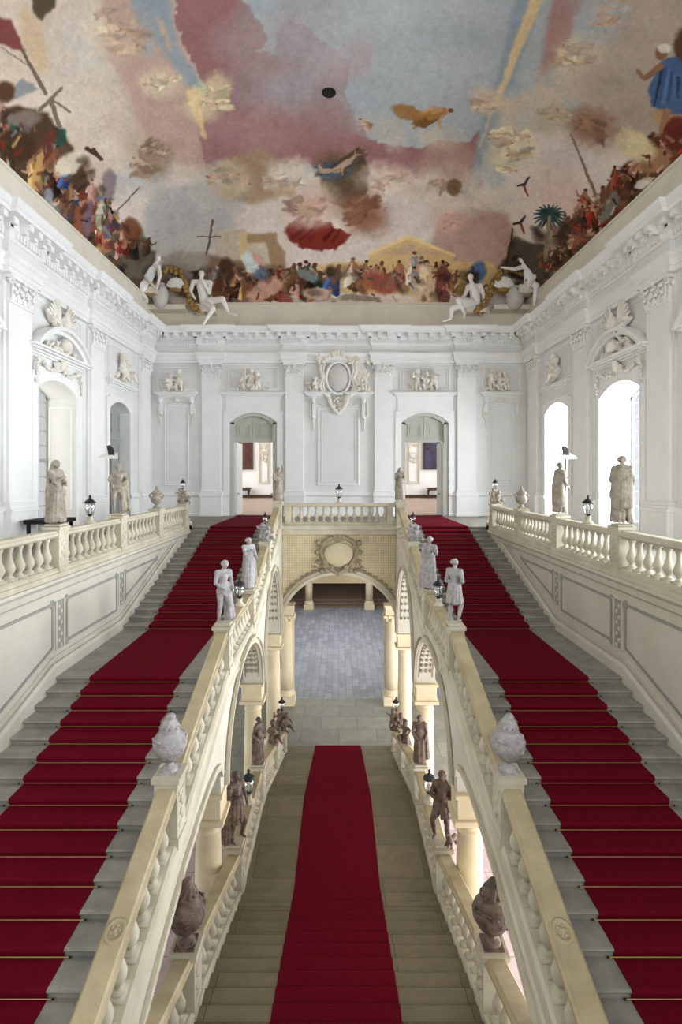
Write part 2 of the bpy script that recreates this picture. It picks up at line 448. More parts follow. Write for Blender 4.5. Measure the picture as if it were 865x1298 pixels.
for s in (-1, 1):                                  # door bays of the back wall
    c = 4.35 * s; m = MB(BW)
    hcorn(m, c - 1.5, c + 1.5, 6.25)
    m.box(c - 1.38, c + 1.38, 0, .05, 5.3, 6.0)
    m.box(c - 1.5, c - 1.2, 0, .06, 0, 5.3); m.box(c + 1.2, c + 1.5, 0, .06, 0, 5.3)
    a = arc_pts(c - 1.2, c + 1.2, 4.72, 5.22, 16)
    for p, q in zip(a[:-1], a[1:]): m.prism([(p[0], 0, p[1]), (q[0], 0, q[1]), (q[0], 0, 5.32), (p[0], 0, 5.32)], (0, .06, 0))
    rect_frame(m, c - 1.28, c + 1.28, 6.36, 7.55, .07)
    rect_frame(m, c - 1.14, c + 1.14, 6.5, 7.41, .03)
    trim(m, bevel=.01)
    # grey-white arched jamb lining and the closed leaf panels over the passage
    m = MB(BW); m.box(c - 1.2, c - .98, -.5, -.02, 0, 4.74); m.box(c + .98, c + 1.2, -.5, -.02, 0, 4.74)
    a = arc_pts(c - 1.2, c + 1.2, 4.72, 5.22, 16); b = arc_pts(c - .98, c + .98, 4.62, 5.06, 16)
    for i in range(16):
        p, q, q2, p2 = a[i], a[i + 1], b[i + 1], b[i]
        m.prism([(p[0], -.02, p[1]), (q[0], -.02, q[1]), (q2[0], -.02, q2[1]), (p2[0], -.02, p2[1])], (0, -.48, 0))
    m.build('door_frame', M['door'], kind='structure')
    m = MB(BW)
    for a, b in zip(arc_pts(c - .98, c + .98, 4.62, 5.06, 16)[:-1], arc_pts(c - .98, c + .98, 4.62, 5.06, 16)[1:]):
        m.prism([(a[0], -.22, a[1]), (b[0], -.22, b[1]), (b[0], -.22, 3.78), (a[0], -.22, 3.78)], (0, -.08, 0))
    m.box(c - .02, c + .02, -.24, -.19, 3.78, 5.06); m.box(c - .98, c + .98, -.24, -.16, 3.74, 3.84)
    for q in (-.5, .5):
        rect_frame(m, c + q - .34, c + q + .34, 3.98, 4.66, .04, -.24, -.185)
        rect_frame(m, c + q - .22, c + q + .22, 4.1, 4.54, .02, -.24, -.19)
    m.build('door_1' if s < 0 else 'door_2', M['door'], kind='structure', label='closed panelled overdoor leaves above the %s passage' % ('left' if s < 0 else 'right'))
for s in (-1, 1):                                  # outer blind bays
    c = 8.22 * s; m = MB(BW)
    hcorn(m, c - .95, c + .95, 6.25)
    rect_frame(m, c - .98, c + .98, 6.36, 7.55, .06)
    rect_frame(m, c - .62, c + .62, 1.56, 5.58, .06); rect_frame(m, c - .5, c + .5, 1.68, 5.46, .02, 0, .03)
    for q in (-1, 1): console(m, c + q * .78, 5.2, 6.0)
    trim(m, bevel=.01)
    m = MB(BW)                                     # gilt-shaded festoon line under the cornice
    for q in (-1, 1):
        m.tube([(c + q * .1, .05, 5.86), (c + q * .4, .06, 5.72), (c + q * .66, .06, 5.76)], .035, 6)
        m.tube([(c + q * .88, .05, 5.6), (c + q * .92, .06, 5.1), (c + q * .8, .06, 4.95), (c + q * .78, .05, 4.55)], [.05, .05, .04, .02], 6)
    m.ell((c, .07, 5.84), (.18, .08, .09)); m.ell((c, .1, 5.88), (.08, .08, .12))
    trim(m, 'relief', smooth=True)
m = MB(BW)                                         # centre bay
hcorn(m, -1.62, -.5, 6.25); hcorn(m, .42, 1.62, 6.25)
rect_frame(m, -1.08, 1.02, 1.56, 5.44, .07); rect_frame(m, -.9, .84, 1.74, 5.26, .03, 0, .03)
for q in (-1.28, 1.24): console(m, q, 5.0, 6.0, .26)
trim(m, bevel=.01)
m = MB(BW)
for q in (-1, 1):
    m.tube([(q * 1.42, .05, 5.75), (q * 1.46, .06, 5.1), (q * 1.3, .06, 4.98), (q * 1.28, .05, 4.3)], [.06, .06, .045, .02], 6)
    m.tube([(q * 1.05, .05, 5.72), (q * .7, .06, 5.58), (q * .42, .06, 5.66)], .035, 6)
trim(m, 'relief', smooth=True)

for T, sgn in ((LW, -1), (RW, 1)):                 # window bays with segmental pediments on the side walls
    for (a, b) in WIN[:2]:
        c = (a + b) / 2; m = MB(T)
        for p in (a - .32, b + .02): m.box(p, p + .3, 0, .07, 0, 5.3)
        ar = arc_pts(a, b, WS, WC, 16)
        for p, q in zip(ar[:-1], ar[1:]): m.prism([(p[0], 0, p[1]), (q[0], 0, q[1]), (q[0], 0, 5.5), (p[0], 0, 5.5)], (0, .07, 0))
        m.box(a - .02, a, 0, .1, 0, WS); m.box(b, b + .02, 0, .1, 0, WS)
        hcorn(m, a - .45, b + .45, 6.1, 1.2)
        ar = arc_pts(a - .5, b + .5, 6.1, 6.95, 20)
        nr = []
        for i, p in enumerate(ar):
            cu = c; rr = math.hypot(p[0] - c, 1.6); nr.append(((p[0] - c) / 3.2, math.sqrt(max(0.05, 1 - ((p[0] - c) / 3.2) ** 2))))
        m.ribbon(ar, nr, -.1, .02, lambda x, y, t: (x, .4 * t, y)); m.ribbon(ar, nr, -.24, -.1, lambda x, y, t: (x, .26 * t, y))
        rect_frame(m, a - .35, b + .35, 6.2, 7.6, .05, 0, .04)
        trim(m, bevel=.01)
    a, b = (22.75, 25.0) if sgn < 0 else (22.75, 25.3)
    c = (a + b) / 2; m = MB(T)
    for p in (a - .25, b + .0): m.box(p, p + .25, 0, .07, 0, 5.3)
    ar = arc_pts(a, b, WS, WC, 16)
    for p, q in zip(ar[:-1], ar[1:]): m.prism([(p[0], 0, p[1]), (q[0], 0, q[1]), (q[0], 0, 5.4), (p[0], 0, 5.4)], (0, .07, 0))
    hcorn(m, a - .15, b + .15, 6.0)
    rect_frame(m, a - .05, b + .05, 6.12, 7.55, .06, 0, .05)
    trim(m, bevel=.01)
for T in (LW, RW):                                 # panelled jambs in the window reveals
    m = MB()
    for (a, b) in WIN[:1]:
        for u, s in ((b, -1),):
            for v0 in (-1.02,):
                q = MB(T); q.box(u - .03, u + .0, -1.0, -.94, .8, 4.5); q.box(u - .03, u, -.2, -.14, .8, 4.5); q.box(u - .03, u, -.94, -.2, 4.44, 4.5); q.box(u - .03, u, -.94, -.2, .8, .86)
                q.build('trim_%d' % (40 if T is LW else 41), M['stucco2'], kind='structure')

# windows in the side walls
def window(T, a, b, n, side, sill=.9):
    fr = MB(T); v0, v1 = -1.12, -1.04
    ar = arc_pts(a, b, WS, WC, 16)
    fr.box(a, a + .1, v0, v1, 0, WS + .05); fr.box(b - .1, b, v0, v1, 0, WS + .05)
    nr = [(0, -1)] * len(ar)
    fr.ribbon(ar, nr, 0, .1, lambda x, y, t: (x, v0 + (v1 - v0) * t, y))
    c = (a + b) / 2; fr.box(c - .05, c + .05, v0, v1 + .02, 0, WC - .05)
    fr.box(a, b, v0, v1 + .02, 2.5, 2.62); fr.box(a, b, v0, v1, 0, .4)
    for w in (.95, 1.47, 1.98, 3.1, 3.62, 4.14, 4.62): fr.box(a, b, v0 + .02, v1 - .02, w - .018, w + .018)
    for u in (c - (b - a) / 4, c + (b - a) / 4): fr.box(u - .018, u + .018, v0 + .02, v1 - .02, 0, WC - .15)
    root = fr.build(f'window_{n}', M['greyleaf'], kind='structure', label=f'arched casement window in the {side} wall reveal')
    pn = MB(T); pn.box(a + .05, b - .05, -1.09, -1.08, .1, WS); 
    o = pn.build('pane', M['pane'], root)
n = 0
for T, side in ((LW, 'left'), (RW, 'right')):
    for (a, b) in WIN: n += 1; window(T, a, b, n, side)
n += 1; window(RW, 22.75, 25.3, n, 'far right')
# closed grey double door in the left wall's far bay
m = MB(LW); a, b = 22.75, 25.0; c = (a + b) / 2
ar = arc_pts(a, b, WS, WC, 14)
for p, q in zip(ar[:-1], ar[1:]): m.prism([(p[0], -.42, p[1]), (q[0], -.42, q[1]), (q[0], -.42, 0), (p[0], -.42, 0)], (0, -.06, 0))
m.box(a, b, -.44, -.36, 3.6, 3.72); m.box(c - .025, c + .025, -.44, -.38, 0, WC - .02)
for q0, q1 in ((a + .16, c - .12), (c + .12, b - .16)):
    for w0, w1 in ((.3, 1.3), (1.5, 3.4), (3.9, 4.75)): rect_frame(m, q0, q1, w0, w1, .05, -.42, -.385)
m.build('door_3', M['greyleaf'], kind='structure', label='closed grey panelled double door in the left wall')

# ---------------------------------------------------------------- floors
m = MB().box(-HX - 1.2, HX + 1.2, 22.7, 28.55, -.35, 0)
for s in (-1, 1): m.box(min(s * 2.6, s * (HX + 1.2)), max(s * 2.6, s * (HX + 1.2)), 22.05, 22.7, -.35, 0)
m.build('floor_gallery', M['galf'], kind='structure')
for s, nm in ((-1, 'floor_gallery_left'), (1, 'floor_gallery_right')):
    MB().box(min(s * 6, s * 10.7), max(s * 6, s * 10.7), D0, 22.05, -.35, 0).build(nm, M['galf'], kind='structure')
MB().box(-HX - 1, HX + 1, D0, 27.3, GROUND - .3, GROUND).build('floor_hall', M['groundf'], kind='structure')
m = MB(); 
for s in (-1, 1): m.box(min(s * 2.95, s * 9.9), max(s * 2.95, s * 9.9), D0, 17.6, GROUND, GROUND + .012)
m.build('floor_aisle', M['pinkf'], kind='structure')
MB().box(-14, 14, 27.3, 46.2, GROUND - .3, GROUND - .02).build('floor_vestibule', M['vestf'], kind='structure')

# ---------------------------------------------------------------- white hall behind the doorways
m = MB(); m.box(-13, 13, 52, 52.4, 0, 9); m.build('wall_far', M['stucco'], kind='structure')
MB().box(-13, 13, 28.55, 52, 9, 9.3).build('ceiling_far', M['stucco'], kind='structure')
MB().box(-13, 13, 28.5, 52, -.3, 0).build('floor_far', M['wood'], kind='structure')
MB().box(-13, 13, 51.85, 52, 0, .28).build('baseboard_far', M['darkwood'], kind='structure')
m = MB()
def far_frame(x0, x1, y0, y1):
    a = at(x0, y1, 52); b = at(x1, y0, 52)
    for t, q in ((.05, 0), (.03, .16)):
        m.box(a[0] + q, a[0] + q + t, 51.9, 52, a[2] + q, b[2] - q); m.box(b[0] - q - t, b[0] - q, 51.9, 52, a[2] + q, b[2] - q)
        m.box(a[0] + q, b[0] - q, 51.9, 52, a[2] + q, a[2] + q + t); m.box(a[0] + q, b[0] - q, 51.9, 52, b[2] - q - t, b[2] - q)
    r2 = random.Random(int(x0))
    for k in range(26):
        u = r2.uniform(a[0] + .2, b[0] - .2); w = r2.choice([r2.uniform(b[2] - 1.6, b[2] - .2), r2.uniform(a[2] + 2, a[2] + 3)])
        m.ell((u, 51.92, w), (r2.uniform(.03, .1), .06, r2.uniform(.04, .16)), rot=r2.uniform(-1, 1), n=6, m=4)
far_frame(328, 342, 561, 613); far_frame(516, 532, 561, 613)
m.build('trim_50', mat('gilded_white_stucco', S(200, 192, 172), .6, .1, 4), kind='structure')
m = MB(); m.box(*[at(322, 0, 52)[0], at(344, 0, 52)[0]], 51.6, 52, 0, 8.5); m.box(at(512, 0, 52)[0], at(535, 0, 52)[0], 51.6, 52, 0, 8.5)
# paintings, console tables, open door leaves in the white hall
def far_picture(x0, x1, y0, y1, label, cols):
    a = at(x0, y1, 51.9); b = at(x1, y0, 51.9)
    t = thing('painting', label, 'painting', (a[0], 51.9, a[2]))
    f = MB(); w = .09
    f.box(a[0] - w, a[0], 51.75, 52, a[2] - w, b[2] + w); f.box(b[0], b[0] + w, 51.75, 52, a[2] - w, b[2] + w)
    f.box(a[0], b[0], 51.75, 52, a[2] - w, a[2]); f.box(a[0], b[0], 51.75, 52, b[2], b[2] + w); f.build('frame', M['darkwood'], t)
    MB().box(a[0], b[0], 51.85, 51.99, a[2], b[2]).build('canvas', cols, t)
pc1 = mat('dark_canvas', S(96, 44, 34), .5, .2, 1.6, c2=S(24, 16, 14)); pc2 = mat('dark_blue_canvas', S(60, 62, 96), .5, .2, 1.9, c2=S(40, 24, 20))
far_picture(303.5, 319.5, 560, 594, 'dark brown portrait painting seen through the left doorway', pc1)
far_picture(537.5, 557.5, 561, 594, 'dark blue and brown painting seen through the right doorway', pc2)
def far_table(x0, x1, label):
    a, b = at(x0, 631, 51)[0], at(x1, 631, 51)[0]
    t = thing('console_table', label, 'table', ((a + b) / 2, 51, 0))
    MB().box(a - .1, b + .1, 50.8, 51.6, .86, .98).build('tabletop', M['darkwood'], t)
    MB().box(a + .05, b - .05, 50.9, 51.5, .7, .86).build('apron', M['darkwood'], t)
    for u in (a + .1, b - .1):
        for y in (50.95, 51.45):
            MB().tube([(u, y, .75), (u - .08, y, .45), (u + .03, y, .15), (u, y, .04)], [.09, .06, .04, .05]).build('leg', M['darkwood'], t, smooth=True)
far_table(303, 317, 'dark carved console table beyond the left doorway'); far_table(543, 558, 'dark carved console table beyond the right doorway')
def leaf(x0, x1, nm, lab, material):
    y0, y1 = 28.5, 29.6
    m = MB(); m.prism([(x0, y0, .02), (x0 + .06, y0, .02), (x1 + .06, y1, .02), (x1, y1, .02)], (0, 0, 3.72))
    o = m.build(nm, M[material], kind='structure', label=lab)
    MB().cap((x0 + .1 * (1 if x1 > x0 else -1), y0 + .1, 1.1), .04, (x0 + .16 * (1 if x1 > x0 else -1), y0 + .05, 1.1), .03).build('door_handle', M['brass'], o)
leaf(-5.33, -5.24, 'door_4', 'open white door leaf at the left doorway', 'stucco2')
leaf(-3.38, -3.4, 'door_5', 'open door leaf seen edge on at the right jamb of the left doorway', 'greyleaf')
leaf(5.28, 5.24, 'door_6', 'open grey door leaf at the right doorway', 'greyleaf')

# ---------------------------------------------------------------- ground floor beyond the bridge
m = MB()                                    # wall under the gallery, pierced by a wide central opening
for s in (-1, 1): m.box(min(s * 2.75, s * 3.6), max(s * 2.75, s * 3.6), 26.9, 27.7, GROUND, -.35); m.box(min(s * 8.6, s * 10.7), max(s * 8.6, s * 10.7), 26.9, 27.7, GROUND, -.35)
m.box(-10.7, 10.7, 26.9, 27.7, -3.2, -.35); m.build('wall_vestibule', M['vestwall'], kind='structure')
m = MB(); m.box(-14, 14, 61, 61.4, GROUND, -3); m.box(-14, 14, 27.7, 61, -2.9, -2.6); m.build('wall_vestibule_far', M['vestwall'], kind='structure')
m = MB()
for k in range(3): m.box(-14, 14, 46.2 + k * .55, 62, GROUND - .02 + k * .17, GROUND + .15 + k * .17)
m.build('floor_vestibule_far', mat('brown_vestibule_floor', S(112, 92, 78), .6, .1, 1), kind='structure')
m = MB(); a, b = at(385, 0, 60.9)[0], at(404, 0, 60.9)[0]
m.box(a, b, 60.8, 61, GROUND + .5, -5.2); m.box((a + b) / 2 - .05, (a + b) / 2 + .05, 60.7, 60.9, GROUND + .5, -5.2); m.build('door_7', M['greyleaf'], kind='structure', label='pale blue-grey door far beyond the vestibule')

def column(x, y, ztop, r, label, group=None, square=.0, order='tuscan', z0=GROUND):
    t = thing('column', label, 'column', (x, y, z0), group)
    m = MB(); w = r * 1.35; m.box(x - w, x + w, y - w, y + w, z0, z0 + .42); m.build('plinth', M['column'], t, bevel=.015)
    MB().lathe((x, y, z0), [(w * .98, .42), (w, .46), (w, .52), (r * 1.12, .56), (r * 1.18, .6), (r * 1.18, .64), (r, .7)], 24).build('base', M['column'], t, smooth=True)
    zc = ztop - .75
    MB().lathe((x, y, z0), [(r, .69), (r * 1.02, (zc - z0) * .35), (r * .93, (zc - z0) * .8), (r * .86, zc - z0 - .12), (r * .93, zc - z0 - .1), (r * .93, zc - z0 - .05), (r * .86, zc - z0 - .03), (r * .86, zc - z0 + .02)], 24).build('shaft', M['column'], t, smooth=True)
    m = MB().lathe((x, y, zc), [(r * .86, 0), (r * .9, .06), (r * 1.15, .14), (r * 1.15, .16)], 24)
    q = r * 1.3; m.box(x - q, x + q, y - q, y + q, zc + .15, zc + .25)
    if order == 'rich':
        for k in range(8):
            a = k * PI / 4; m.ell((x + r * 1.1 * math.cos(a), y + r * 1.1 * math.sin(a), zc + .08), (.09, .09, .13), n=6, m=5)
            m.ell((x + r * 1.3 * math.cos(a + .39), y + r * 1.3 * math.sin(a + .39), zc + .2), (.07, .07, .08), n=6, m=5)
    m.build('capital', M['column'], t)
    m = MB(); q = r * 1.08
    m.box(x - q, x + q, y - q, y + q, zc + .25, ztop - .08); m.box(x - q * 1.15, x + q * 1.15, y - q * 1.15, y + q * 1.15, ztop - .08, ztop)
    m.build('impost_block', M['column'], t, bevel=.01)
    return t
IMP = -4.17
for s, w in ((-1, 'left'), (1, 'right')):
    for y, wh in ((5.4, 'nearest under the'), (11.0, 'beside the dark statue under the'), (16.7, 'second from the camera in view under the'), (21.9, 'at the foot of the bridge arch under the')):
        column(s * 2.6, y, IMP, .28, f'yellow sandstone column {wh} {w} stair flight', 'columns carrying the side flights')
    t = column(s * 2.55, 26.75, IMP, .31, f'tall pale column at the {w} edge of the vestibule opening', 'vestibule opening columns', order='rich')
    MB().box(s * 2.2, s * 2.3, 26.95, 27.2, GROUND, IMP).build('pilaster_strip', M['column'], t)
    column(s * 2.5, 45.7, -3.0, .3, f'stout column far in the vestibule, on the {w}', 'far vestibule columns')
# ---------------------------------------------------------------- flights
NU, TU, RU = 17, .417, 2.145 / 18
NL, TL, RL = 18, .398, .1265
ZL, DL0, DL1 = -2.145, 11.42, 14.96
def side_nose():                       # (depth, z) of every nosing, from the gallery down
    p = [(22.05 - TU * k, -RU * k) for k in range(0, NU + 1)]
    q = [(DL0 - TL * j, ZL - RL * j) for j in range(0, NL + 1)]
    return p, q
PU, QL = side_nose()

def step_mesh(mb, x0, x1, y, y2, z, th):
    """one tread with a rounded nose towards smaller y"""
    pr = [(y2, z), (y2, z - th), (y + .02, z - th), (y + .02, z - .05), (y - .015, z - .045), (y - .03, z - .025), (y - .02, z - .004), (y, z)]
    mb.prism([(x0, a, b) for a, b in pr], (x1 - x0, 0, 0))

def side_flight(s):
    w = 'left' if s < 0 else 'right'
    t = thing('stair_flight', f'{w} flight of pale stone steps climbing from the half landing to the gallery', 'stairs', (s * 4.3, 14, ZL))
    x0, x1 = (-5.98, -2.6) if s < 0 else (2.6, 5.98)
    for k in range(1, NU + 1):
        m = MB(); step_mesh(m, x0, x1, PU[k][0], PU[k - 1][0] + .03, PU[k][1], RU + .03)
        if k == NU: pass
        m.build('step', M['step'], t)
    m = MB(); step_mesh(m, x0, x1, DL0, DL1 + .05, ZL, RL + .03); m.build('landing', M['step'], t)
    for j in range(1, NL):
        m = MB(); step_mesh(m, x0, x1, QL[j][0], QL[j - 1][0] + .03, QL[j][1], RL + .03); m.build('step', M['step'], t)
    m = MB(); step_mesh(m, s * 4.3 - 1.69, s * 4.3 + 1.69, 22.05, 22.6, 0.004, RU); m.build('step', M['step'], t)
    # sloping body under the steps
    pr = [(22.4, -.2), (15.0, -2.3), (11.4, -2.34), (4.2, -4.66), (4.2, -5.0), (11.2, -2.78), (15.1, -2.62), (22.4, -.6)]
    m = MB(); m.prism([(x0 + .02, a, b) for a, b in pr], (x1 - x0 - .04, 0, 0)); m.build('soffit', M['stonew'], t)
    # carpet
    top = []
    e = .014
    top.append((27.95, e))
    for (y, z) in PU[:-1]:
        top += [(y - .005, z + e), (y - .035, z + e - .008), (y - .045, z - .02), (y - .04, z - .045), (y - .012, z - .06), (y - .01, z - RU + e)]
    y, z = PU[-1]; top += [(y - .005, z + e), (y - .035, z + e - .008), (y - .045, z - .02), (y - .04, z - .045), (y - .012, z - .06), (y - .01, ZL + e)]
    for (y, z) in QL[:-1]:
        top += [(y - .005, z + e), (y - .035, z + e - .008), (y - .045, z - .02), (y - .04, z - .045), (y - .012, z - .06), (y - .01, z - RL + e)]
    top.append((y - .3, QL[-1][1] + e))
    a, b = (-5.15, -3.3) if s < 0 else (3.3, 5.15)
    m = MB(); n = len(top)
    vs = [(a, y, z) for y, z in top] + [(b, y, z) for y, z in top] + [(a, y + .004, z - .016) for y, z in top] + [(b, y + .004, z - .016) for y, z in top]
    fs = []
    for i in range(n - 1): fs += [(i, i + 1, n + i + 1, n + i), (i, 2 * n + i, 2 * n + i + 1, i + 1), (n + i, n + i + 1, 3 * n + i + 1, 3 * n + i)]
    m.add(vs, fs)
    m.build('stair_carpet', M['carpet'], label=f'red carpet runner on the {w} flight and gallery', cat='carpet')
    # brass rods
    R_ = thing('carpet_rod', 'x', 'carpet rod', (s * 4.225, 0, 0), f'brass rods holding the carpet of the {w} flight')
    MB().cap((s * 4.225 - .98, 0, 0), .007, (s * 4.225 + .98, 0, 0), .007, 6).build('rod', M['brass'], R_)
    for q in (-1, 1): MB().ell((s * 4.225 + q * 1.0, 0, 0), (.022, .014, .014), n=6, m=4).build('finial', M['iron'], R_)
    def bandname(k): return ['on the top steps near the gallery', 'halfway up the upper steps', 'on the upper steps just above the landing'][min(2, k // 6)]
    first = True
    rows = [(y - .028, z - RU + .03, 'u', k) for k, (y, z) in enumerate(PU)] + [(y - .028, z - RL + .03, 'l', j) for j, (y, z) in enumerate(QL[:-1])]
    ords = 'first second third fourth fifth sixth seventh eighth ninth tenth eleventh twelfth thirteenth fourteenth fifteenth sixteenth seventeenth eighteenth'.split()
    for (y, z, u, k) in rows:
        o = R_ if first else dup(R_); first = False
        o.location = (s * 4.225, y, z)
        o['label'] = f'thin brass carpet rod, {ords[k]} down from the ' + ('gallery edge' if u == 'u' else 'landing edge') + f' on the {w} flight'
for s in (-1, 1): side_flight(s)
m = MB(); m.box(-6, 6, D0, 4.3, -4.75, -4.42); m.build('floor_landing', M['step'], kind='structure')

# central flight, rising towards the camera
CD0, CD1, CZ = 15.2, 11.5, -6.8
cn = []                                  # (far edge depth, tread z)
for k in range(1, 19): cn.append((22.25 - (k - 1) * (22.25 - 15.2) / 17, GROUND + k * (CZ - GROUND) / 18))
ce = []
for j in range(1, 21): ce.append((11.5 - (j - 1) * .397, CZ + j * .119))
t = thing('stair_flight', 'broad central flight of stone steps coming up towards the viewer', 'stairs', (0, 15, GROUND))
for i, (y, z) in enumerate(cn + ce):
    if i < 17: y2 = cn[i + 1][0]; 
    elif i == 17: y2 = CD1
    elif i < 37: y2 = (cn + ce)[i + 1][0]
    else: y2 = 3.6
    zb = z - .16
    pr = [(y2 - .03, z), (y2 - .03, zb), (y - .02, zb), (y - .02, z - .05), (y + .015, z - .045), (y + .03, z - .025), (y + .02, z - .004), (y, z)]
    m = MB(); m.prism([(-2.22, a, b) for a, b in pr], (4.44, 0, 0)); m.build('landing' if i == 17 else 'step', M['stepc'], t)
pr = [(22.2, GROUND), (22.2, GROUND + .02), (15.2, -6.95), (11.4, -6.95), (3.7, -4.6), (3.7, GROUND)]
m = MB(); m.prism([(-2.3, a, b) for a, b in pr], (4.6, 0, 0)); m.build('stair_body', M['stonew'], t)
top = [(22.5, GROUND + .014)]; e = .014
hs = [GROUND] + [z for _, z in cn + ce]
for i, (y, z) in enumerate(cn + ce):
    top += [(y + .01, hs[i] + e), (y + .012, z - .06), (y + .04, z - .045), (y + .045, z - .02), (y + .035, z + e - .008), (y + .005, z + e)]
top[0] = (22.28, GROUND + e); top.append((3.6, hs[-1] + e))
n = len(top); a, b = -.96, .88
vs = [(a, y, z) for y, z in top] + [(b, y, z) for y, z in top] + [(a, y - .004, z - .016) for y, z in top] + [(b, y - .004, z - .016) for y, z in top]; fs = []
for i in range(n - 1): fs += [(i, i + 1, n + i + 1, n + i), (i, 2 * n + i, 2 * n + i + 1, i + 1), (n + i, n + i + 1, 3 * n + i + 1, 3 * n + i)]
MB().add(vs, fs).build('stair_carpet', M['carpet'], label='red carpet runner down the middle of the central flight', cat='carpet')

# ---------------------------------------------------------------- balustrades
BAL = [(.075, 0), (.075, .05), (.045, .06), (.04, .09), (.062, .12), (.092, .18), (.096, .23), (.075, .3), (.045, .39), (.036, .5), (.048, .53), (.048, .555), (.066, .575), (.066, .62)]
def baluster(mb, x, y, z, slope, h=.62, n=10, k=1.0):
    prof = [(r * k, q * h / .62) for r, q in BAL]
    mb.lathe((x, y, z), prof, n, shear=slope)
    w = .095 * k; vs = []
    for zz in (z - .035, z + .02):
        for dx, dy in ((-w, -w), (w, -w), (w, w), (-w, w)): vs.append((x + dx, y + dy, zz + slope * dy))
    mb.add(vs, [(0, 3, 2, 1), (4, 5, 6, 7), (0, 1, 5, 4), (1, 2, 6, 5), (2, 3, 7, 6), (3, 0, 4, 7)])
def zline(pts, y):
    pts = sorted(pts)
    for (a, za), (b, zb) in zip(pts[:-1], pts[1:]):
        if a <= y <= b: return za + (zb - za) * (y - a) / (b - a), (zb - za) / (b - a)
    return (pts[0][1], 0) if y < pts[0][0] else (pts[-1][1], 0)

TOPR = [(-.1, -.15), (.1, -.15), (.15, -.11), (.15, -.06), (.125, -.04), (.11, 0), (-.11, 0), (-.125, -.04), (-.15, -.06), (-.15, -.11)]
BOTR = [(-.17, -.1), (.17, -.1), (.17, .02), (.13, .06), (-.13, .06), (-.17, .02)]
STRG = [(-.17, -.38), (.17, -.38), (.19, -.34), (.19, -.3), (.16, -.26), (.16, -.1), (-.16, -.1), (-.16, -.26), (-.19, -.3), (-.19, -.34)]
def balustrade_y(x, rail, peds, label, matn='stone', nb=8, H=.9, string=False, sub=None, group=None, orn=True, mirror=False):
    """run along y; rail [(y,ztop)]; peds = depths of the pedestals"""
    ys = sorted(rail)
    t = thing('balustrade', label, 'balustrade', (x, ys[0][0], ys[0][1] - H), group)
    m = MB().yz(TOPR, ys, x); o = m.build('top_rail', M['rail' if string else matn], t)
    m = MB().yz(BOTR, [(a, b - H + .06) for a, b in ys], x); m.build('bottom_rail', M[matn], t)
    if string: m = MB().yz(STRG, [(a, b - H + .06) for a, b in ys], x); m.build('string_moulding', M[matn], t)
    ps = sorted(peds)
    for p in ps:
        z, sl = zline(ys, p); w = .168
        q = MB(); q.box(x - w, x + w, p - .2, p + .2, z - H - .05, z + .02); q.box(x - w - .03, x + w + .03, p - .23, p + .23, z + .01, z + .08)
        q.box(x - w - .02, x + w + .02, p - .22, p + .22, z - H - .02, z - H + .12)
        if orn:
            for f in (-1, 1):
                q.box(x + f * w - .012, x + f * w + .012, p - .15, p + .15, z - .64, z - .58); q.box(x + f * w - .012, x + f * w + .012, p - .15, p + .15, z - .2, z - .14)
                for k in range(5): q.ell((x + f * w, p + .05 * (-1) ** k, z - .55 + .09 * k), (.03, .07, .05), n=6, m=4)
        q.build('pedestal', M[matn], t)
    for a, b in zip(ps[:-1], ps[1:]):
        n = nb
        for i in range(n):
            y = a + .22 + (b - a - .44) * (i + .5) / n
            z, sl = zline(ys, y)
            q = MB(); baluster(q, x, y, z - H + .14, sl, h=H - .16 - .14, k=1.05, n=14); q.build('baluster', M[matn], t, smooth=True)
    return t
# outer galleries
GR = [(-1.0, .87), (21.3, .87)]
for s, w in ((-1, 'left'), (1, 'right')):
    t = balustrade_y(s * 6.0, GR, [5.1, 8.4, 11.7, 15.0, 18.15, 21.2], f'long level stone balustrade along the {w} gallery edge', 'stone', nb=9, H=.89)
    m = MB(); m.box(s * 6 - .2, s * 6 + .2, -1, 21.45, -.12, .0); m.build('plinth_band', M['stone'], t)
    # scroll bracket closing the end
    m = MB(); m.prism([(s * 6 - .15, 21.42, -.1), (s * 6 - .15, 22.0, -.1), (s * 6 - .15, 21.9, .02), (s * 6 - .15, 21.6, .2), (s * 6 - .15, 21.42, .5)], (.3, 0, 0)); m.build('end_scroll', M['stone'], t)
# inner parapets of the side flights
IR = [(22.1, .9), (15.15, -1.15), (11.55, -1.22), (4.3, -3.53)]
t = None
for s, w in ((-1, 'left'), (1, 'right')):
    t = balustrade_y(s * 2.45, IR, [4.6, 8.0, 11.7, 15.0, 18.3, 21.9], f'raking stone balustrade along the inner side of the {w} flight', 'stone', nb=8, H=.9, string=True)
    for y in (6.04, 10.4):
        z, sl = zline(sorted(IR), y); m = MB(); vs = []
        for rr, hh in ((.115, .0), (.115, .014), (.085, .016), (.08, .004), (.035, .004), (.03, .018), (.0, .02)):
            for k in range(16):
                a = k * PI / 8; yy = rr * 1.15 * math.sin(a); vs.append((s * 2.45 + rr * math.cos(a), y + yy, z + hh + sl * yy))
        fs = [(i * 16 + k, i * 16 + (k + 1) % 16, i * 16 + 16 + (k + 1) % 16, i * 16 + 16 + k) for i in range(6) for k in range(16)]
        m.add(vs, fs)
        for k in range(5):
            a = k * 2 * PI / 5; yy = .05 * math.sin(a); m.ell((s * 2.45 + .05 * math.cos(a), y + yy, z + .01 + sl * yy), (.022, .022, .015), n=6, m=4)
        if y < 7: m.build('rosette', M['rail'], t, smooth=True)
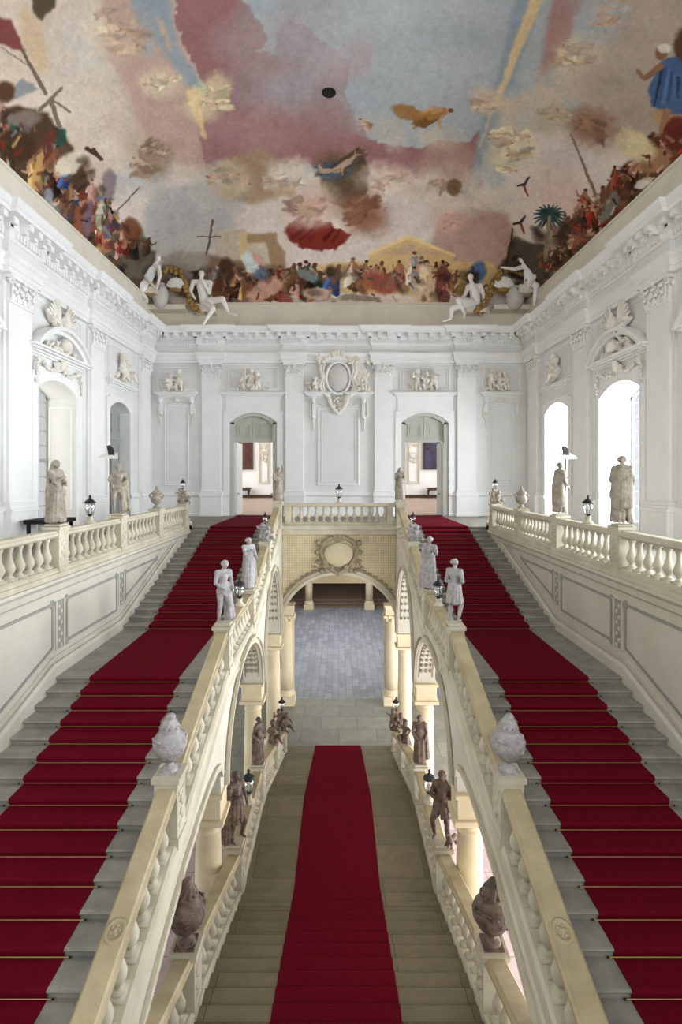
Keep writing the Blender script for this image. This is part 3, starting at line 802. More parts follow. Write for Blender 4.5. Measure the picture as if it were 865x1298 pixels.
# parapets of the central flight
CR = [(21.4, -7.85), (15.2, -5.9), (11.5, -5.86), (3.8, -3.55)]
for s, w in ((-1, 'left'), (1, 'right')):
    balustrade_y(s * 2.19, CR, [4.6, 7.92, 11.7, 15.0, 18.3, 21.15], f'lower raking stone balustrade on the {w} of the central flight', 'stone', nb=9, H=.88, string=True)
# bridge balustrade
t = thing('balustrade', 'short level balustrade on the bridge above the central arch', 'balustrade', (0, 22.4, 0))
bp = [(a, b) for a, b in TOPR]
def bx(prof, z): 
    return [(-2.42, 22.42 + p, z + q) for p, q in prof]
MB().prism(bx(TOPR, .92), (4.84, 0, 0)).build('top_rail', M['stone'], t)
MB().prism(bx(BOTR, .1), (4.84, 0, 0)).build('bottom_rail', M['stone'], t)
MB().prism([(-2.42, 22.42 + p, q) for p, q in ((-.3, -.12), (-.24, -.2), (-.2, -.34), (.2, -.34), (.2, .04), (-.26, .04), (-.3, 0))], (4.84, 0, 0)).build('string_moulding', M['stone'], t)
for x in (-2.05, 2.05):
    q = MB(); q.box(x - .12, x + .12, 22.235, 22.605, .03, .8); q.build('pedestal', M['stone'], t)
for x in (-2.46, 2.46):
    q = MB(); q.box(x - .17, x + .17, 22.02, 22.62, -.3, .9); q.box(x - .2, x + .2, 22.0, 22.64, .9, .98); q.build('corner_pedestal', M['stone'], t, bevel=.01)
for i in range(13):
    x = -1.86 + 3.72 * i / 12
    q = MB(); baluster(q, x, 22.42, .19, 0, h=.57); q.build('baluster', M['stone'], t, smooth=True)
MB().box(-2.4, 2.4, 22.5, 22.72, -.3, .0).build('kerb', M['stone'], t)

# ---------------------------------------------------------------- arcade under the inner parapets
def arch_z(y):
    if 16.95 < y < 21.65:
        c = 19.3; q = (y - c) / 2.35; return max(IMP, IMP + 2.85 * math.sqrt(max(0, 1 - q * q)))
    if 11.25 < y < 16.45:
        c = 13.85; q = (y - c) / 2.6; return max(IMP, IMP + 1.85 * math.sqrt(max(0, 1 - q * q)))
    return IMP
near = [(10.75, IMP), (10.7, -3.82), (10.55, -3.6), (10.2, -3.5), (9.6, -3.5), (8.9, -3.6), (8.1, -3.78), (7.2, -4.05), (6.4, -4.36), (5.8, -4.65), (5.65, -5.2), (5.64, -5.6)]
def top_z(y): return zline(sorted(IR), y)[0] - .9 - .3
s_ = []
for c, h in ((19.3, 2.35), (13.85, 2.6)):
    s_ += [c + h * math.sin(PI * (i / 24 - .5)) for i in range(25)]
for s, w in ((-1, 'left'), (1, 'right')):
    m = MB(); xa, xb = s * 2.3, s * 2.86
    samples = []
    ys = sorted(set([22.75, 22.3, 16.45 + .25, 11.25, 10.95] + s_))
    pts = [(y, arch_z(y) if not (abs(y - 16.7) < .2 or y > 21.6) else IMP, top_z(min(y, 22.1))) for y in ys]
    pts = [(10.75, IMP, top_z(10.75))] + [p for p in pts if p[0] > 10.75]
    low = [(y, z, min(top_z(y), 9)) for y, z in near]
    for seq in (pts, low[::-1]):
        vs = []
        for y, zb, zt in seq:
            zt = max(zt, zb + .02)
            vs += [(xa, y, zb), (xb, y, zb), (xb, y, zt), (xa, y, zt)]
        fs = []
        for i in range(len(seq) - 1):
            for k in range(4): fs.append((i * 4 + k, i * 4 + (k + 1) % 4, i * 4 + 4 + (k + 1) % 4, i * 4 + 4 + k))
        e = (len(seq) - 1) * 4; fs += [(3, 2, 1, 0), (e, e + 1, e + 2, e + 3)]; m.add(vs, fs)
    m.box(min(xa, xb), max(xa, xb), 22.3, 22.9, IMP, -.1)
    t = m.build('arcade_wall', M['stonew'], label=f'pale stone arcade wall with rampant arches carrying the {w} flight', cat='wall')
    # archivolts and carved soffits
    for c, h, b in ((19.3, 2.35, 2.85), (13.85, 2.6, 1.85)):
        cur = [(c + h * math.cos(PI * (1 - i / 28)), IMP + b * math.sin(PI * i / 28)) for i in range(29)]
        nr = [(math.cos(PI * (1 - i / 28)), math.sin(PI * i / 28)) for i in range(29)]
        q = MB(); fn = lambda a, z, tt: (xa - s * .06 * tt + s * .0, a, z)
        q.ribbon(cur, nr, 0, .07, fn); fn2 = lambda a, z, tt: (xa - s * .1 * tt, a, z); q.ribbon(cur, nr, .14, .2, fn2); q.ribbon(cur, nr, .0, .2, lambda a, z, tt: (xa - s * .03 * tt, a, z))
        q.build('archivolt', M['stone'], t)
        q = MB(); r2 = random.Random(3)
        for i in range(2, 27):
            a, z = cur[i]
            for xx in (-.14, 0, .14):
                q.ell(((xa + xb) / 2 + xx, a, z), (.05, .07, .07), n=6, m=4)
        for xx in (-.2, .2):
            q.tube([((xa + xb) / 2 + xx, a, z) for a, z in cur[1:-1]], .02, 5)
        q.build('carved_soffit', M['bronze'], t)
    q = MB(); nn = [(0, 1)] * len(near); q.ribbon(near[1:10], nn[1:10], 0, .12, lambda a, z, tt: (xa - s * .06 * tt, a, z)); q.build('archivolt', M['stone'], t)
# bridge face with lattice relief
m = MB(); arc = [(2.36 * math.cos(PI * (1 - i / 32)), IMP + .0 + 2.22 * math.sin(PI * i / 32)) for i in range(33)]
seq = [(-2.42, IMP)] + arc + [(2.42, IMP)]
vs = []; fs = []
for x, z in seq: vs += [(x, 22.35, z), (x, 22.9, z), (x, 22.9, -.25), (x, 22.35, -.25)]
for i in range(len(seq) - 1):
    for k in range(4): fs.append((i * 4 + k, i * 4 + (k + 1) % 4, i * 4 + 4 + (k + 1) % 4, i * 4 + 4 + k))
m.add(vs, fs); t = m.build('bridge_arch', M['lattice'], label='yellow lattice-carved stone arch of the bridge between the two flights', cat='arch')
nr = [(math.cos(PI * (1 - i / 32)), math.sin(PI * i / 32)) for i in range(33)]
q = MB(); q.ribbon(arc, nr, -.02, .1, lambda a, z, tt: (a, 22.37 - .1 * tt, z)); q.ribbon(arc, nr, .1, .22, lambda a, z, tt: (a, 22.37 - .05 * tt, z)); q.build('archivolt', M['stone'], t)
q = MB(); q.ribbon(arc[3:-3], nr[3:-3], .22, .29, lambda a, z, tt: (a, 22.37 - .09 * tt, z))
rr = random.Random(8)
for i in range(7, 26):
    x, z = arc[i]; nx, nz = nr[i]; q.ell((x + nx * .3, 22.32, z + nz * .3), (.09, .05, .07), n=6, m=4)
q.build('arch_garland', M['bronze'], t, smooth=True)
MB().box(-2.42, 2.42, 22.9, 28, -.9, -.34).build('ceiling_bridge', M['stonew'], kind='structure')
# cartouche
t = thing('cartouche', 'grey stone coat-of-arms cartouche over the crown of the bridge arch', 'cartouche', (0, 22.3, -1.6))
def pc(px, py, d): return at(px, py, d)
q = MB(); q.ell(at(429.5, 703, 22.3), (.62, .12, .5), n=24, m=10); q.build('shield', mat('shield_stone', S(190, 180, 148), .7, .06, 6), t, smooth=True)
q = MB()
L = [(429.5, 684), (420, 682), (411, 687), (406, 697), (409, 708), (416, 718), (424, 724), (429.5, 727)]
for sg in (1, -1):
    P = [at(429.5 + sg * (x - 429.5), y, 22.25) for x, y in L]; q.tube(P, [.06, .08, .1, .07, .09, .08, .09, .11])
    for x, y, r in ((404, 688, .12), (403, 712, .1), (412, 716, .16), (402, 700, .1), (414, 722, .12), (420, 719, .12), (424, 680, .1), (408, 724, .09), (400, 720, .08)):
        c = at(429.5 + sg * (x - 429.5), y, 22.25); q.ell(c, (r, .1, r), n=8, m=6)
q.ell(at(429.5, 680, 22.25), (.16, .1, .12))
q.build('scroll_frame', M['bronze'], t, smooth=True)

# ---------------------------------------------------------------- outer stair walls
def stair_z(y):
    if y > 22.05: return 0
    if y > DL1: return -RU * (22.05 - y) / TU
    if y > DL0: return ZL
    return ZL - RL * (DL0 - y) / TL
brk = [D0, 4.3, DL0, DL1, 22.05]
tn2 = [60]
def strim(m, material, **k):
    tn2[0] += 1; return m.build(f'trim_{tn2[0]}', M[material], kind='structure', **k)
for s, nm in ((-1, 'wall_stair_left'), (1, 'wall_stair_right')):
    m = MB(); seq = [4.3, DL0, DL1, 22.05]; X0, X1 = s * 5.95, s * 6.2
    vs, fs = [], []
    for y in seq:
        zb = stair_z(y) - .6
        vs += [(X0, y, zb), (X1, y, zb), (X1, y, -.1), (X0, y, -.1)]
    for i in range(3):
        for k in range(4): fs.append((i * 4 + k, i * 4 + (k + 1) % 4, i * 4 + 4 + (k + 1) % 4, i * 4 + 4 + k))
    m.add(vs, fs); m.box(min(X0, X1), max(X0, X1), D0, 4.3, -4.7, -.1); m.build(nm, M['stonew'], kind='structure')
    # cornice under the balustrade, raked skirting
    pr = [(0, -.1), (s * -.2, -.1), (s * -.2, -.16), (s * -.12, -.24), (s * -.1, -.36), (s * -.04, -.42), (0, -.42)]
    MBx = MB(); MBx.prism([(X0 + a, D0, b) for a, b in pr], (0, 21.4 - D0, 0)); strim(MBx, 'stonew')
    sk = MB(); P = [(4.3, stair_z(4.3)), (DL0, ZL), (DL1, ZL), (22.0, -.02)]
    sk.yz([(0, -.2), (s * -.1, -.2), (s * -.1, .2), (s * -.06, .26), (0, .26)], P, X0)
    sk.yz([(0, .34), (s * -.05, .34), (s * -.05, .4), (0, .4)], P, X0); strim(sk, 'stonew')
    # panels and inlaid ornament strips
    posts = [5.1, 8.4, 11.75, 15.05, 18.3, 21.0]
    fr = MB(); inl = MB(); fl = MB()
    for a in posts[:-1]:
        zb = stair_z(a) + .5; zt = -.62
        if zt - zb < .3: continue
        inl_w = .12
        fr.box(min(X0, X0 - s * .03), max(X0, X0 - s * .03), a - .2, a - .14, zb, zt); fr.box(min(X0, X0 - s * .03), max(X0, X0 - s * .03), a + .14, a + .2, zb, zt)
        z = zb + .05; k = 0
        inl.box(min(X0, X0 - s * .012), max(X0, X0 - s * .012), a - inl_w, a + inl_w, zb, zt)
        while z < zt - .06:
            fl.ell((X0 - s * .015, a + .05 * (-1) ** k, z), (.02, .055, .05), n=6, m=4); z += .12; k += 1
    for a, b in zip(posts[:-1], posts[1:]):
        a2, b2 = a + .3, b - .3; zt = -.66
        ys = [a2] + [y for y in (DL0, DL1) if a2 < y < b2] + [b2]
        bot = [(y, min(stair_z(y) + .58, zt - .02)) for y in ys]
        def seg(p, q, w=.03):
            inl.yz([(0, -w), (-s * .02, -w), (-s * .02, w), (0, w)], [p, q], X0)
        if zt - bot[0][1] < .2: continue
        seg((a2, zt), (b2, zt))
        for p, q in zip(bot[:-1], bot[1:]): seg(p, q)
        inl.box(min(X0, X0 - s * .02), max(X0, X0 - s * .02), a2 - .03, a2 + .03, bot[0][1], zt)
        if bot[-1][1] < zt - .1: inl.box(min(X0, X0 - s * .02), max(X0, X0 - s * .02), b2 - .03, b2 + .03, bot[-1][1], zt)
        for y, z in ((a2, zt), (b2, zt), (a2, bot[0][1])): inl.ell((X0, y, z), (.03, .1, .1), n=8, m=5)
    strim(fr, 'stonew'); strim(inl, 'band'); strim(fl, 'stonew', smooth=True)
# ---------------------------------------------------------------- the painting on the vault: a generic baroque sky with figure groups,
# composed on a flat sheet whose coordinates are then laid over the plaster
PS = 2; PX0, PY0, PX1, PY1 = -30, -60, 895, 430
PW, PH = (PX1 - PX0) * PS, (PY1 - PY0) * PS
prng = np.random.default_rng(4); pr_ = random.Random(21)
def up(a, h, w):
    yy = np.linspace(0, a.shape[0] - 1.001, h); xx = np.linspace(0, a.shape[1] - 1.001, w)
    y0 = yy.astype(int); x0 = xx.astype(int); fy = (yy - y0)[:, None]; fx = (xx - x0)[None]
    fy = fy * fy * (3 - 2 * fy); fx = fx * fx * (3 - 2 * fx)
    A = a[y0][:, x0]; B = a[y0][:, x0 + 1]; C = a[y0 + 1][:, x0]; D = a[y0 + 1][:, x0 + 1]
    return (A * (1 - fx) + B * fx) * (1 - fy) + (C * (1 - fx) + D * fx) * fy
def fbm(cell, oct_=5, gain=.55):
    t = np.zeros((PH, PW), np.float32); amp = 1; s = 0
    for _ in range(oct_):
        n = (int(PH / cell) + 3, int(PW / cell) + 3); t += amp * up(prng.standard_normal(n), PH, PW); s += amp; amp *= gain; cell = max(3, cell / 2)
    return (t / s).astype(np.float32)
N1, N2, N3 = fbm(90), fbm(90), fbm(160)
NF, NG = fbm(14, 3), fbm(14, 3)
GX, GY = np.meshgrid(np.arange(PW) / PS + PX0, np.arange(PH) / PS + PY0)
GX = GX.astype(np.float32); GY = GY.astype(np.float32)
IMG = np.zeros((PH, PW, 3), np.float32); IMG[:] = (158, 164, 166)
def blur(m, r):
    r = int(r)
    if r < 1: return m
    for _ in range(2):
        for ax in (0, 1):
            c = np.cumsum(np.concatenate([np.repeat(np.take(m, [0], ax), r + 1, ax), m, np.repeat(np.take(m, [-1], ax), r, ax)], ax), ax)
            n = m.shape[ax]; c1 = np.take(c, np.arange(2 * r + 1, 2 * r + 1 + n), ax); c0 = np.take(c, np.arange(0, n), ax)
            m = (c1 - c0) / (2 * r + 1)
    return m
def box_(x0, y0, x1, y1, pad):
    a = max(0, int((x0 - pad - PX0) * PS)); b = min(PW, int((x1 + pad - PX0) * PS)); c = max(0, int((y0 - pad - PY0) * PS)); d = min(PH, int((y1 + pad - PY0) * PS))
    return slice(c, max(c + 1, d)), slice(a, max(a + 1, b))
def lay(sl, m, c, al):
    m = (m * al)[..., None]; IMG[sl] = IMG[sl] * (1 - m) + np.array(c, np.float32) * m
def poly(pts, c, al=1, warp=6, soft=2, fine=1.5):
    xs_ = [p[0] for p in pts]; ys_ = [p[1] for p in pts]; pad = warp * 3 + soft * 3 + 4
    sl = box_(min(xs_), min(ys_), max(xs_), max(ys_), pad)
    x = GX[sl] + N1[sl] * warp + NF[sl] * fine; y = GY[sl] + N2[sl] * warp + NG[sl] * fine
    ins = np.zeros(x.shape, bool); n = len(pts)
    for i in range(n):
        (ax, ay), (bx_, by) = pts[i], pts[(i + 1) % n]
        if ay == by: continue
        c_ = ((ay > y) != (by > y)) & (x < (bx_ - ax) * (y - ay) / (by - ay) + ax); ins ^= c_
    lay(sl, blur(ins.astype(np.float32), soft * PS), c, al)
def blob(x, y, rx, ry, c, al=1, rot=0, soft=.35, warp=1.5):
    R_ = max(rx, ry) * (1 + soft) + warp * 3; sl = box_(x - R_, y - R_, x + R_, y + R_, 2)
    a = GX[sl] + N1[sl] * warp + NF[sl] * warp * .7 - x; b = GY[sl] + N2[sl] * warp + NG[sl] * warp * .7 - y; cs, sn = math.cos(rot), math.sin(rot)
    d = np.sqrt(((a * cs + b * sn) / rx) ** 2 + ((-a * sn + b * cs) / ry) ** 2)
    lay(sl, np.clip((1 + soft / 2 - d) / soft, 0, 1), c, al)
def stroke(p, q, r0, r1, c, al=1, soft=.6, warp=.8):
    pad = max(r0, r1) + 4; sl = box_(min(p[0], q[0]), min(p[1], q[1]), max(p[0], q[0]), max(p[1], q[1]), pad)
    x = GX[sl] + NF[sl] * warp; y = GY[sl] + NG[sl] * warp
    dx, dy = q[0] - p[0], q[1] - p[1]; L = dx * dx + dy * dy or 1
    t = np.clip(((x - p[0]) * dx + (y - p[1]) * dy) / L, 0, 1); r = r0 + (r1 - r0) * t
    d = np.hypot(x - p[0] - dx * t, y - p[1] - dy * t)
    lay(sl, np.clip((r + soft / 2 - d) / soft, 0, 1), c, al)
def sh(c, k): return tuple(min(255, max(0, v * k)) for v in c)
SKIN = [(188, 142, 112), (160, 112, 82), (128, 86, 62), (104, 72, 54), (200, 160, 132)]
CLOTH = [(92, 66, 48), (124, 86, 56), (70, 54, 44), (136, 52, 40), (158, 84, 70), (62, 92, 150), (206, 196, 172), (64, 92, 80), (184, 148, 84), (124, 124, 120), (176, 128, 116), (104, 84, 98), (84, 60, 44)]
def person_(x, y, h, lean=0, skin=None, cloth=None, al=1, face=1):
    """generic little painted figure, feet near (x,y), height h"""
    r = pr_; skin = skin or r.choice(SKIN); cloth = cloth or r.choice(CLOTH); ca, sa = math.cos(lean), math.sin(lean)
    T = lambda u, v: (x + h * (u * ca + v * sa), y - h * (v * ca - u * sa))
    k = h
    for u in (-.07, .08): stroke(T(u, .45), T(u + r.uniform(-.12, .12), .05), .06 * k, .035 * k, sh(skin, .85), al)
    w = r.uniform(.12, .2)
    for i in range(5):
        u = (i / 4 - .5) * w * 1.6; stroke(T(u * .5, .7), T(u * 1.5 + r.uniform(-.03, .03), r.uniform(.12, .3)), .06 * k, .075 * k, sh(cloth, 1.18 - .11 * i + r.uniform(-.06, .06)), al)
    stroke(T(0, .8), T(r.uniform(-.03, .03), .5), .1 * k, .11 * k, cloth if r.random() < .6 else skin, al)
    stroke(T(-.05 * face, .78), T(-.06 * face, .56), .03 * k, .04 * k, sh(cloth, 1.25), al * .7)
    for s in (-1, 1):
        e = (s * r.uniform(.16, .24), r.uniform(.55, .8)); hnd = (e[0] + s * r.uniform(-.1, .16), e[1] + r.uniform(-.15, .22))
        stroke(T(s * .1, .76), T(*e), .045 * k, .035 * k, sh(skin, .95), al); stroke(T(*e), T(*hnd), .035 * k, .022 * k, skin, al)
    blob(*T(.01, .93), .065 * k, .075 * k, skin, al, soft=.3, warp=.3); blob(*T(.02 * face, .965), .065 * k, .05 * k, sh((80, 58, 42), r.uniform(.7, 1.7)), al * .9, soft=.4, warp=.3)
def cloudy(x0, x1, y0, y1, n, cols, rmin, rmax, al=.5):
    for _ in range(n):
        rr = pr_.uniform(rmin, rmax); blob(pr_.uniform(x0, x1), pr_.uniform(y0, y1), rr * pr_.uniform(1, 1.8), rr, pr_.choice(cols), al, pr_.uniform(-.6, .6), soft=.9, warp=4)

# colour fields
poly([(-60, -90), (215, -90), (262, 120), (270, 215), (190, 260), (150, 300), (-60, 330)], (196, 178, 158), 1, 8, 5)
cloudy(0, 200, 0, 240, 30, [(206, 190, 172), (190, 168, 150), (184, 184, 178), (200, 180, 150)], 12, 34, .4)
poly([(110, -60), (190, -60), (265, 130), (268, 215), (200, 205), (150, 90)], (180, 146, 130), .9, 6, 5)
poly([(25, 10), (50, 15), (66, 90), (50, 92), (30, 60)], (196, 164, 122), .7, 4, 4)
poly([(150, -60), (200, -60), (224, 50), (258, 110), (246, 118), (205, 60), (180, 40), (168, 10)], (138, 150, 158), .95, 3, 3)
poly([(165, 30), (195, 50), (196, 74), (185, 70)], (150, 165, 172), .8, 3, 3)
poly([(196, 22), (206, 28), (222, 68), (212, 60)], (196, 160, 128), .8, 2, 2)
rose = (154, 106, 104)
poly([(205, -90), (308, -90), (306, 0), (335, 35), (336, 58), (318, 64), (345, 66), (348, 42), (362, 28), (386, 28), (402, 52), (430, 60), (446, 84), (438, 118), (455, 150), (470, 178), (530, 188), (590, 178), (606, 162), (612, 172), (604, 210), (618, 246), (560, 228), (470, 222), (400, 214), (340, 204), (292, 200), (268, 218), (256, 196), (252, 160), (264, 118), (240, 70), (222, 30)], rose, 1, 4, .7, 3)
cloudy(260, 440, 20, 200, 26, [(150, 102, 102), (172, 126, 120), (156, 112, 112), (168, 130, 128)], 12, 30, .4)
cloudy(450, 600, 185, 220, 10, [(170, 128, 118), (176, 136, 122)], 8, 18, .4)
cloudy(440, 600, 150, 180, 8, [(190, 174, 152), (172, 164, 152)], 6, 16, .5)
cloudy(320, 680, -30, 140, 30, [(168, 172, 172), (150, 160, 166), (160, 166, 168)], 14, 40, .35)
# right-hand rays, rose strip and clouds
poly([(668, -60), (712, -60), (640, 130), (612, 200), (606, 240), (596, 236), (604, 180), (640, 60)], (136, 148, 158), .9, 2, 2)
poly([(694, -60), (716, -60), (650, 90), (622, 150), (608, 188), (606, 186), (640, 90)], (208, 176, 126), .95, 1.5, 1.2)
poly([(716, -60), (760, -60), (712, 80), (684, 104), (690, 50)], (168, 122, 114), .9, 4, 3)
poly([(740, -60), (920, -60), (920, 150), (820, 180), (740, 168), (718, 130), (716, 100), (748, 60), (790, 20)], (172, 154, 138), 1, 6, 3)
poly([(780, -40), (800, -40), (772, 40), (745, 60), (742, 50)], (202, 170, 150), .7, 4, 3)
cloudy(750, 860, 20, 170, 18, [(164, 144, 126), (178, 162, 148), (156, 140, 128)], 12, 28, .4)
poly([(632, 122), (700, 108), (716, 130), (700, 180), (650, 178), (640, 150)], (196, 172, 146), .9, 6, 4)
poly([(712, 120), (736, 126), (738, 146), (716, 146)], (150, 160, 170), .8, 3, 2)
cloudy(640, 740, 100, 190, 14, [(204, 182, 150), (186, 168, 152), (172, 168, 162)], 8, 18, .45)
# lower clouds all across
poly([(150, 250), (190, 232), (262, 224), (300, 250), (420, 215), (470, 212), (520, 240), (600, 250), (640, 230), (676, 168), (760, 160), (800, 190), (780, 260), (700, 340), (640, 400), (160, 400), (130, 300)], (200, 184, 172), 1, 6, 3)
poly([(186, 238), (262, 228), (300, 250), (290, 300), (230, 330), (188, 320), (180, 280)], (168, 164, 158), .95, 6, 4)
cloudy(190, 300, 240, 330, 12, [(160, 156, 152), (182, 174, 168)], 10, 22, .45)
poly([(270, 216), (300, 196), (336, 190), (370, 208), (376, 240), (330, 258), (286, 244)], (168, 136, 104), .9, 5, 2.5)
cloudy(280, 370, 200, 246, 10, [(156, 122, 90), (182, 150, 116)], 8, 16, .45)
poly([(540, 340), (560, 276), (596, 262), (640, 274), (656, 300), (640, 345)], (180, 142, 128), .95, 4, 2.5)
cloudy(480, 620, 225, 260, 12, [(212, 196, 176), (200, 180, 168)], 8, 20, .4)
cloudy(690, 790, 190, 290, 18, [(204, 186, 172), (190, 176, 170), (198, 170, 156)], 12, 26, .4)
cloudy(120, 190, 180, 260, 8, [(200, 186, 164), (160, 170, 178)], 8, 20, .4)
# hazy masonry and ochre plain behind the front figures
poly([(274, 292), (312, 290), (314, 372), (270, 374)], (176, 160, 134), .95, 1, .8, .5); poly([(304, 294), (314, 292), (330, 302), (330, 370), (306, 370)], (196, 168, 116), .8, 1, .8, .5)
poly([(316, 312), (340, 300), (348, 330), (350, 360), (312, 360)], (186, 172, 146), .95, 1, 1, .5)
poly([(314, 296), (352, 294), (352, 306), (362, 320), (360, 350), (344, 350), (338, 306), (314, 308)], (156, 124, 88), .9, 1.5, 1, .8)
poly([(400, 336), (470, 332), (620, 332), (640, 346), (636, 372), (400, 372)], (204, 168, 104), .95, 2, 1.2)
poly([(468, 322), (520, 300), (575, 322), (575, 334), (468, 336)], (200, 166, 106), .9, 1, .7, .5); poly([(484, 323), (520, 309), (560, 323)], (186, 150, 118), .8, .8, .7, .4)
poly([(468, 320), (518, 298), (578, 322), (578, 326), (518, 303), (468, 325)], (222, 188, 124), .9, .6, .5, .3)
# left rim masses
poly([(-40, 130), (20, 132), (62, 150), (88, 185), (110, 205), (128, 250), (160, 290), (190, 300), (196, 350), (172, 384), (150, 372), (96, 320), (40, 262), (-40, 200)], (92, 72, 56), 1, 5, 1.5, 3)
poly([(130, 300), (178, 284), (192, 320), (186, 352), (150, 360), (128, 330)], (104, 98, 82), .95, 4, 1.5, 2)
for k in range(46):
    t = pr_.random(); bx0 = -10 + 175 * t; by0 = 212 + 150 * t
    person_(bx0 + pr_.uniform(-12, 20), by0 - pr_.uniform(0, 62) * (1 - .25 * t), pr_.uniform(34, 54) * (1 - .25 * t), pr_.uniform(-.7, .5))
for (x, y, rx, ry, c, ro) in ((20, 185, 24, 20, (84, 62, 46), .3), (56, 190, 9, 28, (118, 62, 52), .4), (88, 208, 22, 13, (206, 194, 168), -.5), (47, 215, 5, 28, (190, 150, 84), .2), (78, 176, 6, 12, (54, 92, 78), .3), (138, 234, 9, 20, (132, 116, 120), 0), (128, 252, 5, 4, (104, 120, 150), 0),
                          (62, 250, 7, 12, (132, 138, 150), 0), (40, 250, 16, 9, (178, 140, 114), .8), (118, 336, 9, 9, (64, 96, 158), 0), (150, 352, 5, 13, (60, 90, 150), 0), (104, 275, 9, 26, (150, 84, 58), .1), (112, 278, 6, 24, (118, 96, 110), .1), (128, 275, 6, 20, (196, 186, 150), .1), (166, 290, 12, 14, (130, 76, 48), 0), (30, 150, 22, 10, (128, 116, 104), 0)):
    blob(x, y, rx, ry, c, .9, ro, warp=2)
for _ in range(60):
    t = pr_.random(); x = 150 * t; y = 190 + 140 * t + pr_.uniform(-55, 10); c = pr_.choice(CLOTH + SKIN); stroke((x, y), (x + pr_.uniform(-9, 9), y + pr_.uniform(-12, 12)), pr_.uniform(1, 3), pr_.uniform(.6, 2), c, .8)
poly([(-20, 18), (14, 26), (30, 60), (34, 66), (-20, 50)], (136, 72, 68), .95, 2, 1); poly([(36, -60), (74, -20), (70, 10), (54, 26), (42, 12)], (96, 82, 60), .95, 2, 1)
stroke((28, 64), (58, 118), 2, 3, (118, 104, 88)); poly([(-20, 138), (30, 98), (50, 114), (-10, 136)], (130, 132, 134), .9, 1, 1); stroke((0, 60), (38, 84), .5, .5, (110, 90, 74)); blob(6, 115, 12, 14, (98, 68, 48), .95)
stroke((50, 140), (78, 112), 2.5, 2, (124, 112, 92)); stroke((64, 126), (90, 142), 1.6, 1.4, (124, 104, 84)); stroke((64, 128), (76, 160), 3, 3, (124, 112, 92)); stroke((150, 266), (176, 238), .8, .8, (110, 84, 62))
stroke((88, 318), (104, 326), 2.5, 2.5, (112, 84, 58)); stroke((110, 188), (130, 202), 3, 1.5, (92, 66, 56)); stroke((128, 202), (118, 190), 2, 3, (92, 66, 56))
# front rim
poly([(204, 322), (250, 316), (300, 330), (360, 340), (410, 352), (418, 380), (250, 386), (205, 360)], (124, 96, 76), .9, 4, 2)
for k in range(26): person_(pr_.uniform(262, 420), pr_.uniform(372, 386), pr_.uniform(30, 50), pr_.uniform(-.35, .35))
for (x, y, rx, ry, c, ro) in ((286, 345, 11, 20, (82, 58, 44), .2), (275, 366, 9, 14, (110, 66, 42), 0), (335, 368, 24, 12, (198, 150, 128), -.5), (318, 334, 8, 17, (186, 200, 200), -.4), (327, 328, 5, 10, (196, 142, 128), -.8), (372, 382, 14, 7, (186, 186, 172), .3), (361, 380, 12, 8, (150, 74, 58), .4), (390, 348, 15, 7, (124, 130, 134), .4), (402, 372, 18, 8, (206, 176, 150), .1), (330, 348, 9, 8, (90, 104, 134), 0)):
    blob(x, y, rx, ry, c, .85, ro, warp=2)
for k in range(22): person_(pr_.uniform(430, 575), pr_.uniform(362, 378), pr_.uniform(28, 46), pr_.uniform(-.3, .3), cloth=pr_.choice([(152, 70, 58), (170, 98, 84), (124, 88, 60), (90, 66, 52), (190, 180, 160), (130, 128, 124), (176, 132, 80)]))
for (x, y, rx, ry, c, ro) in ((485, 358, 22, 14, (164, 84, 72), .3), (462, 360, 10, 12, (170, 104, 62), 0), (541, 362, 14, 27, (206, 180, 136), .05), (536, 352, 6, 16, (222, 200, 160), .1), (562, 364, 9, 28, (132, 66, 58), 0), (606, 346, 11, 15, (70, 104, 158), .4), (585, 366, 10, 10, (140, 112, 66), 0), (455, 378, 26, 4, (142, 130, 100), 0), (520, 383, 12, 9, (206, 194, 166), 0)):
    blob(x, y, rx, ry, c, .88, ro, warp=2)
for _ in range(70):
    x = pr_.uniform(255, 620); y = pr_.uniform(340, 384); c = pr_.choice(CLOTH + SKIN); stroke((x, y), (x + pr_.uniform(-7, 7), y + pr_.uniform(-8, 8)), pr_.uniform(.8, 2), pr_.uniform(.5, 1.5), c, .8)
stroke((256, 352), (270, 280), 1.5, 1.2, (110, 88, 62)); stroke((250, 300), (280, 300), .8, .8, (110, 88, 62))
poly([(196, 330), (214, 310), (240, 310), (262, 322), (262, 352), (200, 352)], (168, 164, 156), .6, 3, 2)
